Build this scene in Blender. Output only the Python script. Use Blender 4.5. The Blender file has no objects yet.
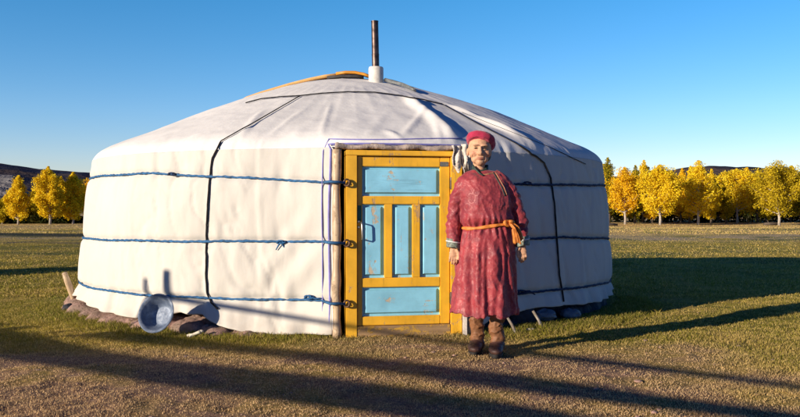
import bpy, bmesh, math, random
import numpy as np
from mathutils import Vector, Matrix, noise as mnoise

random.seed(7)
rng = np.random.default_rng(11)
R_ = math.radians
scene = bpy.context.scene
COL = scene.collection

# ---------------------------------------------------------------- camera
CAMZ, FPX = 1.03, 780.0
cam_d = bpy.data.cameras.new('camera')
cam_d.sensor_width = 36.0
cam_d.lens = FPX / 800.0 * 36.0
cam_d.clip_end = 6000
cam = bpy.data.objects.new('camera', cam_d)
cam.location = (0, 0, CAMZ)
cam.rotation_euler = (R_(90), 0, 0)
COL.objects.link(cam)
scene.camera = cam

def P(px, py, Y):
    """world point seen at photo pixel (px, py) at depth Y"""
    return Vector(((px - 400) / FPX * Y, Y, CAMZ + (208.5 - py) / FPX * Y))

# ---------------------------------------------------------------- numpy noise
def _hash(ix, iy, seed):
    h = (ix.astype(np.int64) * 374761393 + iy.astype(np.int64) * 668265263 + seed * 982451653) & 0x7fffffff
    h = ((h ^ (h >> 13)) * 1274126177) & 0x7fffffff
    h = h ^ (h >> 16)
    return (h & 0xffff) / 65535.0

def vnoise(x, y, seed=0):
    x = np.asarray(x, float); y = np.asarray(y, float)
    ix = np.floor(x); iy = np.floor(y)
    fx = x - ix; fy = y - iy
    fx = fx * fx * (3 - 2 * fx); fy = fy * fy * (3 - 2 * fy)
    a = _hash(ix, iy, seed); b = _hash(ix + 1, iy, seed)
    c = _hash(ix, iy + 1, seed); d = _hash(ix + 1, iy + 1, seed)
    return (a + (b - a) * fx) * (1 - fy) + (c + (d - c) * fx) * fy

def fbm(x, y, seed=0, octv=4):
    s = 0; a = 1.0; t = 0
    for k in range(octv):
        s = s + a * vnoise(x * 2 ** k + 17.3 * k, y * 2 ** k - 9.1 * k, seed + k); t += a; a *= .5
    return s / t

def smooth(t):
    t = np.clip(t, 0, 1)
    return t * t * (3 - 2 * t)

# ---------------------------------------------------------------- mesh helpers
def link_mesh(name, verts, faces, mat=None, parent=None, smooth_shade=True, col=None):
    me = bpy.data.meshes.new(name)
    verts = np.asarray(verts, dtype=np.float32).reshape(-1, 3)
    if parent is not None:
        verts = verts - np.array(parent_origin(parent), dtype=np.float32)
    if isinstance(faces, np.ndarray):
        nf, k = faces.shape
        me.vertices.add(len(verts)); me.vertices.foreach_set('co', verts.ravel())
        me.loops.add(nf * k); me.loops.foreach_set('vertex_index', faces.astype(np.int32).ravel())
        me.polygons.add(nf); me.polygons.foreach_set('loop_start', np.arange(0, nf * k, k, dtype=np.int32))
        me.update(calc_edges=True)
    else:
        me.from_pydata([tuple(map(float, v)) for v in verts], [], faces)
    me.validate()
    me.polygons.foreach_set('use_smooth', [smooth_shade] * len(me.polygons))
    if col is not None:
        at = me.color_attributes.new('Col', 'FLOAT_COLOR', 'POINT')
        c4 = np.ones((len(verts), 4), dtype=np.float32); c4[:, :3] = col
        at.data.foreach_set('color', c4.ravel())
    o = bpy.data.objects.new(name, me)
    COL.objects.link(o)
    if mat: me.materials.append(mat)
    if parent is not None: o.parent = parent
    return o

def parent_origin(p):
    v = Vector((0, 0, 0))
    while p is not None:
        v = v + p.location; p = p.parent
    return v

def empty(name, loc=(0, 0, 0)):
    o = bpy.data.objects.new(name, None); COL.objects.link(o)
    o.empty_display_size = .1; o.location = loc
    return o

def tag(o, label=None, cat=None, group=None, kind=None):
    if label: o['label'] = label
    if cat: o['category'] = cat
    if group: o['group'] = group
    if kind: o['kind'] = kind
    return o

class MB:
    def __init__(s): s.v = []; s.f = []
    def add(s, vs, fs):
        n = len(s.v); s.v += [tuple(v) for v in vs]; s.f += [tuple(i + n for i in f) for f in fs]
        return s
    def tube(s, pts, rad, sides=10, caps=True, flat=1.0, jitter=0.0, twist=0.0):
        pts = [Vector(p) for p in pts]; n = len(pts)
        if not hasattr(rad, '__len__'): rad = [rad] * n
        T = []
        for i in range(n):
            t = pts[min(i + 1, n - 1)] - pts[max(i - 1, 0)]
            T.append(t.normalized() if t.length > 1e-9 else Vector((0, 0, 1)))
        up = Vector((0, 0, 1)) if abs(T[0].z) < .9 else Vector((0, 1, 0))
        nrm = (up - T[0] * up.dot(T[0])).normalized()
        vs = []
        for i in range(n):
            nrm = (nrm - T[i] * nrm.dot(T[i]))
            nrm = nrm.normalized() if nrm.length > 1e-6 else T[i].orthogonal().normalized()
            b = T[i].cross(nrm)
            for k in range(sides):
                a = 2 * math.pi * k / sides
                r = rad[i] * (1 + jitter * (random.random() - .5)) * (1 + (.20 * math.cos(3 * a - i * twist) if twist else 0))
                vs.append(pts[i] + nrm * math.cos(a) * r + b * math.sin(a) * r * flat)
        fs = [(i * sides + k, i * sides + (k + 1) % sides, (i + 1) * sides + (k + 1) % sides, (i + 1) * sides + k)
              for i in range(n - 1) for k in range(sides)]
        if caps:
            fs.append(tuple(reversed(range(sides)))); fs.append(tuple((n - 1) * sides + k for k in range(sides)))
        return s.add(vs, fs)
    def box(s, lo, hi, M=None, bev=0.0):
        x0, y0, z0 = lo; x1, y1, z1 = hi
        if bev > 0:
            bm = bmesh.new(); bmesh.ops.create_cube(bm, size=1)
            for v in bm.verts:
                v.co = Vector(((x0 + x1) / 2 + v.co.x * (x1 - x0), (y0 + y1) / 2 + v.co.y * (y1 - y0), (z0 + z1) / 2 + v.co.z * (z1 - z0)))
            bmesh.ops.bevel(bm, geom=bm.edges[:], offset=bev, segments=2, affect='EDGES')
            vs = [v.co.copy() for v in bm.verts]
            fs = [[v.index for v in f.verts] for f in bm.faces]; bm.free()
        else:
            vs = [Vector(p) for p in ((x0,y0,z0),(x1,y0,z0),(x1,y1,z0),(x0,y1,z0),(x0,y0,z1),(x1,y0,z1),(x1,y1,z1),(x0,y1,z1))]
            fs = [(0,3,2,1),(4,5,6,7),(0,1,5,4),(1,2,6,5),(2,3,7,6),(3,0,4,7)]
        if M is not None: vs = [M @ v for v in vs]
        return s.add(vs, fs)
    def ell(s, c, r, rot=None, seg=24, rings=16):
        c = Vector(c); vs = []; fs = []
        for i in range(1, rings):
            th = math.pi * i / rings
            for k in range(seg):
                a = 2 * math.pi * k / seg
                v = Vector((r[0] * math.sin(th) * math.cos(a), r[1] * math.sin(th) * math.sin(a), r[2] * math.cos(th)))
                if rot is not None: v = rot @ v
                vs.append(c + v)
        t = Vector((0, 0, r[2])); b = Vector((0, 0, -r[2]))
        if rot is not None: t = rot @ t; b = rot @ b
        vs += [c + t, c + b]; it = len(vs) - 2; ib = it + 1
        for i in range(rings - 2):
            for k in range(seg):
                k2 = (k + 1) % seg
                fs.append((i * seg + k, (i + 1) * seg + k, (i + 1) * seg + k2, i * seg + k2))
        for k in range(seg):
            k2 = (k + 1) % seg
            fs.append((it, k, k2)); fs.append((ib, (rings - 2) * seg + k2, (rings - 2) * seg + k))
        return s.add(vs, fs)
    def lathe(s, prof, seg=48, M=None):
        vs = []; n = len(prof)
        for r, z in prof:
            for k in range(seg):
                a = 2 * math.pi * k / seg
                v = Vector((r * math.cos(a), r * math.sin(a), z))
                vs.append(M @ v if M is not None else v)
        fs = [(i * seg + k, i * seg + (k + 1) % seg, (i + 1) * seg + (k + 1) % seg, (i + 1) * seg + k)
              for i in range(n - 1) for k in range(seg)]
        return s.add(vs, fs)
    def loft(s, rings, caps=True):
        n = len(rings[0]); vs = [p for r in rings for p in r]
        fs = [(i * n + k, i * n + (k + 1) % n, (i + 1) * n + (k + 1) % n, (i + 1) * n + k) for i in range(len(rings) - 1) for k in range(n)]
        if caps:
            fs.append(tuple(reversed(range(n)))); fs.append(tuple((len(rings) - 1) * n + k for k in range(n)))
        return s.add(vs, fs)
    def build(s, name, mat, parent=None, smooth_shade=True, auto=None):
        o = link_mesh(name, s.v, s.f, mat, parent, smooth_shade)
        if auto is not None:
            bm = bmesh.new(); bm.from_mesh(o.data)
            bmesh.ops.recalc_face_normals(bm, faces=bm.faces[:])
            for e in bm.edges:
                if len(e.link_faces) == 2 and e.calc_face_angle(0) > R_(auto): e.smooth = False
            bm.to_mesh(o.data); bm.free()
        return o

def remeshed(mb, voxel, relax=2):
    """union of closed shapes as one continuous surface -> numpy verts, list faces"""
    me = bpy.data.meshes.new('tmp'); me.from_pydata(mb.v, [], mb.f)
    bm = bmesh.new(); bm.from_mesh(me)
    bmesh.ops.recalc_face_normals(bm, faces=bm.faces[:]); bm.to_mesh(me); bm.free()
    o = bpy.data.objects.new('tmp', me); COL.objects.link(o)
    m = o.modifiers.new('r', 'REMESH'); m.mode = 'VOXEL'; m.voxel_size = voxel
    if relax:
        m2 = o.modifiers.new('s', 'SMOOTH'); m2.factor = .5; m2.iterations = relax
    dg = bpy.context.evaluated_depsgraph_get(); dg.update()
    ev = o.evaluated_get(dg).to_mesh()
    n = len(ev.vertices); v = np.empty(n * 3, np.float32); ev.vertices.foreach_get('co', v)
    nn = np.empty(n * 3, np.float32); ev.vertices.foreach_get('normal', nn)
    f = [tuple(p.vertices) for p in ev.polygons]
    o.evaluated_get(dg).to_mesh_clear()
    bpy.data.objects.remove(o); bpy.data.meshes.remove(me)
    return v.reshape(-1, 3).astype(float), nn.reshape(-1, 3).astype(float), f

# ---------------------------------------------------------------- material helpers
class NT:
    def __init__(s, name):
        s.m = bpy.data.materials.new(name); s.m.use_nodes = True
        s.t = s.m.node_tree; s.b = s.t.nodes['Principled BSDF']; s.out = s.t.nodes['Material Output']
    def n(s, typ, **kw):
        nd = s.t.nodes.new(typ)
        for k, v in kw.items(): setattr(nd, k, v)
        return nd
    def l(s, a, b): s.t.links.new(a, b)
    def coord(s, scale=(1, 1, 1), kind='Object', rot=(0, 0, 0)):
        tc = s.n('ShaderNodeTexCoord'); mp = s.n('ShaderNodeMapping')
        mp.inputs['Scale'].default_value = scale; mp.inputs['Rotation'].default_value = rot
        s.l(tc.outputs[kind], mp.inputs['Vector']); return mp.outputs['Vector']
    def noise(s, scale, detail=4, rough=.55, vec=None, dist=0):
        nd = s.n('ShaderNodeTexNoise'); nd.inputs['Scale'].default_value = scale
        nd.inputs['Detail'].default_value = detail; nd.inputs['Roughness'].default_value = rough
        nd.inputs['Distortion'].default_value = dist
        if vec is not None: s.l(vec, nd.inputs['Vector'])
        return nd.outputs['Fac']
    def ramp(s, fac, stops, interp='LINEAR'):
        nd = s.n('ShaderNodeValToRGB'); nd.color_ramp.interpolation = interp
        el = nd.color_ramp.elements
        while len(el) < len(stops): el.new(.5)
        for e, (p, c) in zip(el, stops):
            e.position = p
            e.color = (c, c, c, 1) if not hasattr(c, '__len__') else (*c[:3], 1)
        s.l(fac, nd.inputs['Fac']); return nd.outputs['Color']
    def mix(s, a, b, fac, mode='MIX'):
        nd = s.n('ShaderNodeMix', data_type='RGBA', blend_type=mode)
        for sock, val in ((nd.inputs[6], a), (nd.inputs[7], b), (nd.inputs[0], fac)):
            if hasattr(val, 'links') or hasattr(val, 'is_linked'): s.l(val, sock)
            elif hasattr(val, '__len__'): sock.default_value = (*val[:3], 1)
            else: sock.default_value = val
        return nd.outputs[2]
    def math(s, op, a, b=0.0):
        nd = s.n('ShaderNodeMath', operation=op)
        for sock, val in ((nd.inputs[0], a), (nd.inputs[1], b)):
            if hasattr(val, 'is_linked'): s.l(val, sock)
            else: sock.default_value = val
        return nd.outputs[0]
    def color(s, c):
        if hasattr(c, 'is_linked'): s.l(c, s.b.inputs['Base Color'])
        else: s.b.inputs['Base Color'].default_value = (*c, 1)
        return s
    def rough(s, r):
        if hasattr(r, 'is_linked'): s.l(r, s.b.inputs['Roughness'])
        else: s.b.inputs['Roughness'].default_value = r
        return s
    def bump(s, h, strength=.3, dist=.01):
        nd = s.n('ShaderNodeBump'); nd.inputs['Strength'].default_value = strength
        nd.inputs['Distance'].default_value = dist
        s.l(h, nd.inputs['Height']); s.l(nd.outputs['Normal'], s.b.inputs['Normal']); return s

def simple(name, c, rough=.8, var=.25, scale=20, metal=0, bump=.2, bdist=.004, spec=.4):
    t = NT(name); v = t.coord()
    f = t.noise(scale, 5, .6, v)
    lo = tuple(x * (1 - var) for x in c); hi = tuple(min(1, x * (1 + var)) for x in c)
    t.color(t.ramp(f, [(.3, lo), (.7, hi)])).rough(rough)
    t.b.inputs['Metallic'].default_value = metal
    t.b.inputs['Specular IOR Level'].default_value = spec
    if bump: t.bump(f, bump, bdist)
    return t.m

# canvas
def canvas_mat(name, base, dirt):
    t = NT(name); v = t.coord()
    a = t.noise(1.1, 6, .65, v, .4); b = t.noise(9, 5, .6, v)
    c = t.mix(tuple(x * .93 for x in base), base, t.ramp(a, [(.35, 0.0), (.6, 1.0)]))
    c = t.mix(c, dirt, t.math('MULTIPLY', t.ramp(t.noise(2.6, 8, .75, v, .6), [(.58, 0.0), (.8, 1.0)]), .35))
    # splash dirt low on the cloth, faint rain streaks
    sep = t.n('ShaderNodeSeparateXYZ'); t.l(v, sep.inputs[0])
    low = t.math('MULTIPLY', t.ramp(sep.outputs['Z'], [(.0, 1.0), (.22, 0.0)]), t.ramp(b, [(.35, .1), (.65, 1.0)]))
    c = t.mix(c, (.42, .32, .24), t.math('MULTIPLY', low, .45))
    st = t.noise(1, 3, .6, t.coord((5, 5, .7)))
    c = t.mix(c, tuple(x * .8 for x in base), t.math('MULTIPLY', t.ramp(st, [(.55, 0.0), (.75, 1.0)]), .35))
    t.color(c).rough(.88); t.b.inputs['Specular IOR Level'].default_value = .2
    h1 = t.noise(3.2, 3, .5, t.coord((1.6, 1.6, .8)), .2)
    h2 = t.noise(40, 4, .6, v)
    rid = t.n('ShaderNodeTexNoise'); rid.noise_type = 'RIDGED_MULTIFRACTAL'
    rid.inputs['Scale'].default_value = 2.3; rid.inputs['Detail'].default_value = 1.5; rid.inputs['Distortion'].default_value = .25
    t.l(t.coord((1.3, 1.3, .7), rot=(0, .5, 0)), rid.inputs['Vector'])
    h = t.math('ADD', t.math('MULTIPLY', h1, .6), t.math('ADD', t.math('MULTIPLY', h2, .05), t.math('MULTIPLY', rid.outputs['Fac'], .10)))
    wr = t.n('ShaderNodeTexNoise'); wr.noise_type = 'RIDGED_MULTIFRACTAL'; wr.inputs['Scale'].default_value = 5.5; wr.inputs['Detail'].default_value = 2.2; wr.inputs['Distortion'].default_value = .35
    t.l(t.coord((1.1, 1.1, .55), rot=(.3, .4, 0)), wr.inputs['Vector'])
    msk = t.ramp(t.noise(1.3, 2, .5, t.coord()), [(.42, 0.0), (.62, 1.0)])
    h = t.math('ADD', h, t.math('MULTIPLY', t.math('MULTIPLY', wr.outputs['Fac'], msk), .16))
    t.bump(h, .6, .026)
    return t.m
M_canvas = canvas_mat('white_canvas', (.62, .59, .535), (.42, .35, .28))
M_roof = canvas_mat('roof_canvas', (.76, .74, .71), (.48, .44, .40))

def painted(name, paint, wood, wear=.58, grain=(1.5, 1.5, 14), seed_rot=0.0, streak=(22, 22, 2.2)):
    t = NT(name); v = t.coord()
    g = t.noise(1, 6, .7, t.coord(streak, rot=(0, seed_rot, 0)), .3)
    w1 = t.noise(7, 7, .75, v, .5)
    w = t.math('ADD', t.math('MULTIPLY', w1, .65), t.math('MULTIPLY', g, .35))
    mask = t.ramp(w, [(wear, 0.0), (wear + .035, 1.0)])
    pc = t.mix(tuple(x * .72 for x in paint), paint, t.ramp(t.noise(4, 5, .6, v), [(.3, 0.0), (.65, 1.0)]))
    pc = t.mix(pc, tuple(x * .55 for x in paint), t.math('MULTIPLY', t.ramp(g, [(.56, 0.0), (.66, 1.0)]), .5))
    wc = t.ramp(g, [(.3, tuple(x * .45 for x in wood)), (.6, wood)])
    t.color(t.mix(pc, wc, mask)).rough(t.mix((.42,) * 3, (.8,) * 3, mask))
    h = t.math('SUBTRACT', t.math('MULTIPLY', g, .5), t.math('MULTIPLY', mask, .6))
    t.bump(h, .5, .004)
    return t.m
M_yellow = painted('yellow_paint', (.95, .51, .035), (.48, .30, .14), .575)
M_yellow_w = painted('worn_yellow_threshold', (.66, .38, .06), (.40, .25, .12), .47, streak=(2.2, 2.2, 22))
M_blue = painted('blue_paint', (.31, .71, .92), (.56, .46, .32), .565, streak=(2.2, 2.2, 24))
M_blue_v = painted('blue_paint_upright', (.31, .71, .92), (.56, .46, .32), .565)
M_wood = painted('weathered_wood', (.60, .44, .28), (.42, .30, .19), .5)
M_grey_wood = painted('grey_wood', (.27, .23, .19), (.20, .16, .12), .5)
M_band = simple('blue_rope', (.018, .10, .24), .7, .55, 30, bump=.6, bdist=.006)
M_band_dark = simple('dark_blue_rope', (.012, .03, .085), .8, .5, 30, bump=.6)
M_black_rope = simple('black_rope', (.012, .011, .013), .85, .4, 60, bump=.6)
M_violet = simple('violet_tape', (.22, .21, .52), .7, .25, 12)
M_whitetape = simple('white_tape', (.75, .73, .70), .8, .1, 12)
M_felt = simple('grey_felt', (.40, .32, .27), .95, .35, 14, bump=.8, bdist=.02)
M_feltin = simple('dark_felt_and_shade', (.05, .045, .045), .95, .35, 14)
M_rag = simple('pale_rag', (.58, .52, .46), .9, .25, 22, bump=.7, bdist=.01)
M_orange_w = painted('orange_wood', (.72, .30, .03), (.40, .22, .09), .60)
M_tan = simple('tan_canvas', (.62, .36, .13), .85, .2, 8, bump=.5, bdist=.01)
M_pipe = simple('sooty_steel', (.10, .07, .06), .45, .55, 16, metal=.85, bump=.2)
M_collar = simple('chimney_collar', (.62, .58, .52), .7, .15, 20)
M_iron = simple('rusty_iron', (.13, .075, .05), .6, .5, 60, metal=.5)
M_green = simple('green_paint', (.02, .11, .07), .5, .3, 30)
M_plate = simple('grey_plate', (.16, .17, .17), .5, .3, 30, metal=.3)
M_handle = simple('steel_handle', (.45, .45, .44), .35, .3, 50, metal=.8)
M_tarp = simple('pale_plastic_sheet', (.13, .16, .20), .6, .4, 9, bump=.6, bdist=.02)
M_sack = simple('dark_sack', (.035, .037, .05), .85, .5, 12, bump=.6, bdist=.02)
M_bone = simple('bone', (.62, .56, .44), .6, .15, 30)
M_barkpale = simple('pale_bark', (.38, .33, .27), .9, .4, 6)
M_barkdark = simple('dark_bark', (.10, .075, .055), .9, .4, 5)

def mud_mat():
    t = NT('pink_mud'); v = t.coord()
    a = t.noise(14, 7, .7, v); b = t.noise(3, 3, .5, v)
    c = t.ramp(a, [(.28, (.20, .105, .085)), (.5, (.50, .30, .245)), (.75, (.64, .43, .36))])
    c = t.mix(c, (.22, .17, .12), t.ramp(b, [(.45, 0.0), (.65, .8)]))
    t.color(c).rough(.95).bump(a, 1.0, .045); return t.m
M_mud = mud_mat()

# ---------------------------------------------------------------- light
EL = R_(13.0)
SH = Vector((.812, .583, 0)).normalized()          # ground direction in which shadows run
sun_dir = Vector((-SH.x * math.cos(EL), -SH.y * math.cos(EL), math.sin(EL)))
sd = bpy.data.lights.new('sun', 'SUN'); sd.energy = 5.0; sd.angle = R_(.5); sd.color = (1.0, .86, .68)
so = bpy.data.objects.new('sun', sd); COL.objects.link(so)
so.rotation_euler = sun_dir.to_track_quat('Z', 'Y').to_euler(); so.location = (-20, -15, 12)

w = bpy.data.worlds.new('World'); scene.world = w; w.use_nodes = True
nt = w.node_tree; bg = nt.nodes['Background']
sky = nt.nodes.new('ShaderNodeTexSky'); sky.sky_type = 'NISHITA'; sky.sun_disc = False
sky.sun_elevation = EL; sky.sun_rotation = math.atan2(sun_dir.x, sun_dir.y)
sky.altitude = 1400; sky.air_density = 1.0; sky.dust_density = .25; sky.ozone_density = 2.2
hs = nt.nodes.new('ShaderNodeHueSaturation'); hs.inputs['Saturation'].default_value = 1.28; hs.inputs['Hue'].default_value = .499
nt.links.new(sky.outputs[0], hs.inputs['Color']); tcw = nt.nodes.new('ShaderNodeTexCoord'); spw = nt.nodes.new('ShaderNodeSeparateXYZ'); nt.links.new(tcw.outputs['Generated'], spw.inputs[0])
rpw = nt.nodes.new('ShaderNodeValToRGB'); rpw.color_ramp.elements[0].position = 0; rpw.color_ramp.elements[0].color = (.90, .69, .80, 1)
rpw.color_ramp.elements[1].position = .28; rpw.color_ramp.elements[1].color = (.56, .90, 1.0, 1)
for p_, c_ in ((.12, (.84, .84, .95)), (.45, (.12, .28, .52)), (1.0, (.05, .12, .27))):  # upper sky darkened and blued to weaken the fill light
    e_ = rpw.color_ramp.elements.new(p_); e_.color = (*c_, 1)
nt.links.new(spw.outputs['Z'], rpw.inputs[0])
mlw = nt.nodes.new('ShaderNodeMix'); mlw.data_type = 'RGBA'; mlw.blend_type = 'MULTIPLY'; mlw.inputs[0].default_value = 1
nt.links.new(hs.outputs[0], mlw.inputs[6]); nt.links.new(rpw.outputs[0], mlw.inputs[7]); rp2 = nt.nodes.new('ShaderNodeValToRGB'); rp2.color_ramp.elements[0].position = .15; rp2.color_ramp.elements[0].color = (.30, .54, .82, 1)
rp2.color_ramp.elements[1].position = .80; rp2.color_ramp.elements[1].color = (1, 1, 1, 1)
nt.links.new(spw.outputs['Y'], rp2.inputs[0])  # sky dimmed beside and behind the camera, cutting fill on shaded sides
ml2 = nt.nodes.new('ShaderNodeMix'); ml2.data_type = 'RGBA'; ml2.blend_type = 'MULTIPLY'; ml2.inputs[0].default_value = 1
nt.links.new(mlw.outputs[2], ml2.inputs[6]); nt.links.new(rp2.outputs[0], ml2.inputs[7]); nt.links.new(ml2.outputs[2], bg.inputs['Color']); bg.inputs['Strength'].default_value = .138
vs_ = scene.view_settings
vs_.view_transform = 'Standard'; vs_.look = 'None'; vs_.gamma = 1; vs_.use_curve_mapping = False
vs_.exposure = 0.46

# ---------------------------------------------------------------- ground
def gheight(x, y):
    d = np.hypot(x, y)
    far = -.70 * smooth((y - 14) / 75)
    und = (fbm(x * .09, y * .09, 3, 3) - .5) * .30 * smooth((d - 14) / 25)
    mid = (fbm(x * .8, y * .8, 5, 3) - .5) * .05 * smooth((y - 3) / 2)
    fade = np.clip(14 / np.maximum(d, 5), 0, 1)
    fine = (fbm(x * 9, y * 9, 9, 4) - .5) * .030 * fade
    ridge = .10 * smooth(1 - np.abs(y - 44 - .05 * x) / 2.2) + .06 * smooth(1 - np.abs(y - 33 + .04 * x) / 1.6)
    flat = smooth((np.hypot(x + .574, y - 9.38) - 2.8) / .8)
    return far + und * flat + mid * flat + fine * (0.4 + .6 * flat) + ridge

def bareness(x, y):
    n = fbm(x * 1.1, y * 1.6, 121, 4) - .5
    b = smooth((6.1 + 1.5 * n - y) / 1.0) * smooth((3.3 - x + 2.2 * n) / 1.6)
    d = smooth(1.15 - np.hypot((x - .05) / 1.25, (y - 5.75) / .62) + n)
    return np.clip(np.maximum(b * .95, d), 0, 1)
def gcolor(x, y):
    n1 = fbm(x * .55, y * .9, 21, 4); n2 = fbm(x * 2.3, y * 3.0, 31, 4); n3 = fbm(x * .12, y * .35, 41, 4)
    n4 = fbm(x * .5, y * 1.6, 51, 4)
    green = np.array((.120, .105, .014)); olive = np.array((.200, .150, .022)); straw = np.array((.28, .195, .06))
    dirt = np.array((.200, .122, .082)); tan = np.array((.27, .19, .075)); darkg = np.array((.05, .06, .016))
    rock = np.array((.19, .15, .115))
    def mx(a, b, t): return a + (b - a) * np.clip(t, 0, 1)[:, None]
    c = mx(np.tile(green, (len(x), 1)), olive, (n1 - .38) * 5)
    c = mx(c, straw, (n2 - .55) * 4 * .7)
    # trodden earth in front of the door and across the foreground
    bare = bareness(x, y)
    c = mx(c, mx(np.tile(dirt, (len(x), 1)), straw * .8, (n2 - .48) * 5), bare)
    # greener fringe at the foot of the tent
    rr = np.hypot(x + .574, y - 9.38)
    c = mx(c, np.array((.10, .105, .02)), smooth(1 - np.abs(rr - 3.2) / .5) * .8)
    # far pasture: tan and gravel strips
    f = smooth((y - 20) / 12)
    c = mx(c, mx(np.tile(olive, (len(x), 1)), tan, (n3 - .35) * 4), f)
    c = mx(c, rock, smooth(1 - np.abs(y - 30 - 3 * (n3 - .5)) / 5.5) * .75 * smooth((x * 0 + n4 - .3) * 5))
    c = mx(c, darkg, smooth((n4 - .60) * 14) * smooth((y - 11) / 6) * .8)
    left = smooth((-x - 2) / 3)
    # dark bands across the far pasture, left of the tent
    c = mx(c, np.array((.018, .02, .012)), smooth(1.6 - np.abs(y - 34.0 - .8 * (n4 - .5)) / 2.2) * left)
    c = mx(c, np.array((.05, .042, .035)), smooth(1.4 - np.abs(y - 24.3 - .8 * (n4 - .5)) / .9) * smooth((n2 - .42) * 9) * left)
    c = mx(c, tan * .95, smooth((y - 45) / 8))
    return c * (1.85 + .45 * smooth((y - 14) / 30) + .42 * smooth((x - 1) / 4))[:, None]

def axis(lo, hi, core_lo, core_hi, step, growth=1.045):
    a = list(np.arange(core_lo, core_hi, step)); s = step
    r = []; p = a[-1]
    while p < hi: s *= growth; p += s; r.append(p)
    s = step; l = []; p = a[0]
    while p > lo: s *= growth; p -= s; l.append(p)
    return np.array(l[::-1] + a + r)
ax = axis(-3500, 3500, -4.6, 5.6, .03); ay = axis(-400, 5000, 3.0, 9.5, .026)
XX, YY = np.meshgrid(ax, ay); xf = XX.ravel(); yf = YY.ravel()
zf = gheight(xf, yf)
zf = np.where(yf > 105, -.70 - (yf - 105) * 0.0004, zf)
nx_, ny_ = len(ax), len(ay)
I = np.arange(nx_ * ny_).reshape(ny_, nx_)
gf = np.stack([I[:-1, :-1], I[:-1, 1:], I[1:, 1:], I[1:, :-1]], -1).reshape(-1, 4)

tg = NT('pasture_ground')
at = tg.n('ShaderNodeAttribute', attribute_name='Col')
v = tg.coord()
g1 = tg.noise(55, 6, .75, v); g2 = tg.noise(9, 5, .65, v)
cc = tg.mix(at.outputs['Color'], tg.ramp(g1, [(.32, .28), (.5, .9), (.72, 1.55)]), 1.0, 'MULTIPLY')
cc = tg.mix(cc, tg.ramp(g2, [(.3, .72), (.7, 1.2)]), 1.0, 'MULTIPLY')
tg.color(cc).rough(.97).bump(tg.math('ADD', g1, tg.math('MULTIPLY', g2, .8)), .9, .02)
tg.b.inputs['Specular IOR Level'].default_value = .15
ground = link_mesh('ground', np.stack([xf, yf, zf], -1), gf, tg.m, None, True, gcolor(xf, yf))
tag(ground, kind='structure')

# ---------------------------------------------------------------- grass blades
TC = (-.574, 9.38)
def blades(n, yr, hgt, wid, seed, power=2.0, ring=None, dens=None):
    r = np.random.default_rng(seed)
    if ring is None:
        u = r.random(n); y = (yr[0] ** (1 - power) + u * (yr[1] ** (1 - power) - yr[0] ** (1 - power))) ** (1 / (1 - power))
        x = (r.random(n) * 2 - 1) * (y * .56 + .5)
    else:
        a = R_(ring[0]) + r.random(n) * R_(ring[1] - ring[0]); q = ring[2] + r.random(n) ** 1.5 * (ring[3] - ring[2])
        x = TC[0] + q * np.sin(a); y = TC[1] - q * np.cos(a)
    keep = np.hypot(x - TC[0], y - TC[1]) > 3.0
    if ring is None:
        pn = fbm(x * 3.1, y * 3.1, 77, 3)
        keep &= (pn > .36) | (r.random(n) < .35)
        keep &= r.random(n) > .60 * bareness(x, y)
    x = x[keep]; y = y[keep]; n = len(x)
    z = gheight(x, y)
    a = r.random(n) * 2 * np.pi
    h = (1 - .45 * bareness(x, y)) * hgt * (.35 + 1.1 * r.random(n) ** 2) * (.7 + .6 * fbm(x * 1.7, y * 1.7, 88, 2)); wd = wid * (.6 + .8 * r.random(n))
    la = r.random(n) * 2 * np.pi; ll = h * (.25 + .9 * r.random(n))
    dx = np.cos(a) * wd; dy = np.sin(a) * wd
    V = np.empty((n, 5, 3))
    V[:, 0] = np.stack([x - dx, y - dy, z - .004], -1); V[:, 1] = np.stack([x + dx, y + dy, z - .004], -1)
    mxp = x + np.cos(la) * ll * .35; myp = y + np.sin(la) * ll * .35
    V[:, 2] = np.stack([mxp + dx * .7, myp + dy * .7, z + h * .6], -1)
    V[:, 3] = np.stack([mxp - dx * .7, myp - dy * .7, z + h * .6], -1)
    V[:, 4] = np.stack([x + np.cos(la) * ll, y + np.sin(la) * ll, z + h], -1)
    c = gcolor(x, y); rv = r.random(n)
    dry = np.array((.80, .57, .21)); gr = np.array((.34, .30, .025))
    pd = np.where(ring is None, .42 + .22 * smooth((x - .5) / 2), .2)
    c = c / 1.2
    c = np.where((rv < pd)[:, None], c * .45 + dry * .55, np.where((rv > .68)[:, None], c * .5 + gr * .5, c * 1.1))
    bb = bareness(x, y)[:, None]; c = c * (1 - .8 * bb) + np.array((.66, .45, .25)) * .8 * bb
    c = c * (.70 + .6 * r.random((n, 1)))
    return V, np.repeat(c, 5, axis=0)
parts = [blades(620000, (3.6, 16), .016, .0021, 1), blades(130000, (9, 42), .024, .0065, 4, 1.6), blades(70000, (36, 92), .05, .020, 8, 1.3),
         blades(26000, None, .034, .0024, 2, ring=(-75, 85, 3.12, 3.45)),
         blades(9000, None, .034, .0026, 3, ring=(18, 75, 3.05, 3.55))]
V = np.concatenate([p[0] for p in parts]); C_ = np.concatenate([p[1] for p in parts])
n = len(V); b = np.arange(n)[:, None] * 5
tri = np.concatenate([b + np.array([[0, 1, 2]]), b + np.array([[0, 2, 3]]), b + np.array([[3, 2, 4]])])
tb = NT('grass_blade'); atb = tb.n('ShaderNodeAttribute', attribute_name='Col'); tb.color(atb.outputs['Color']).rough(.75)
dfb = tb.n('ShaderNodeBsdfTranslucent'); tb.l(atb.outputs['Color'], dfb.inputs['Color']); mxb = tb.n('ShaderNodeMixShader'); mxb.inputs[0].default_value = .38
tb.l(tb.b.outputs[0], mxb.inputs[1]); tb.l(dfb.outputs[0], mxb.inputs[2]); tb.l(mxb.outputs[0], tb.out.inputs['Surface'])
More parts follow.
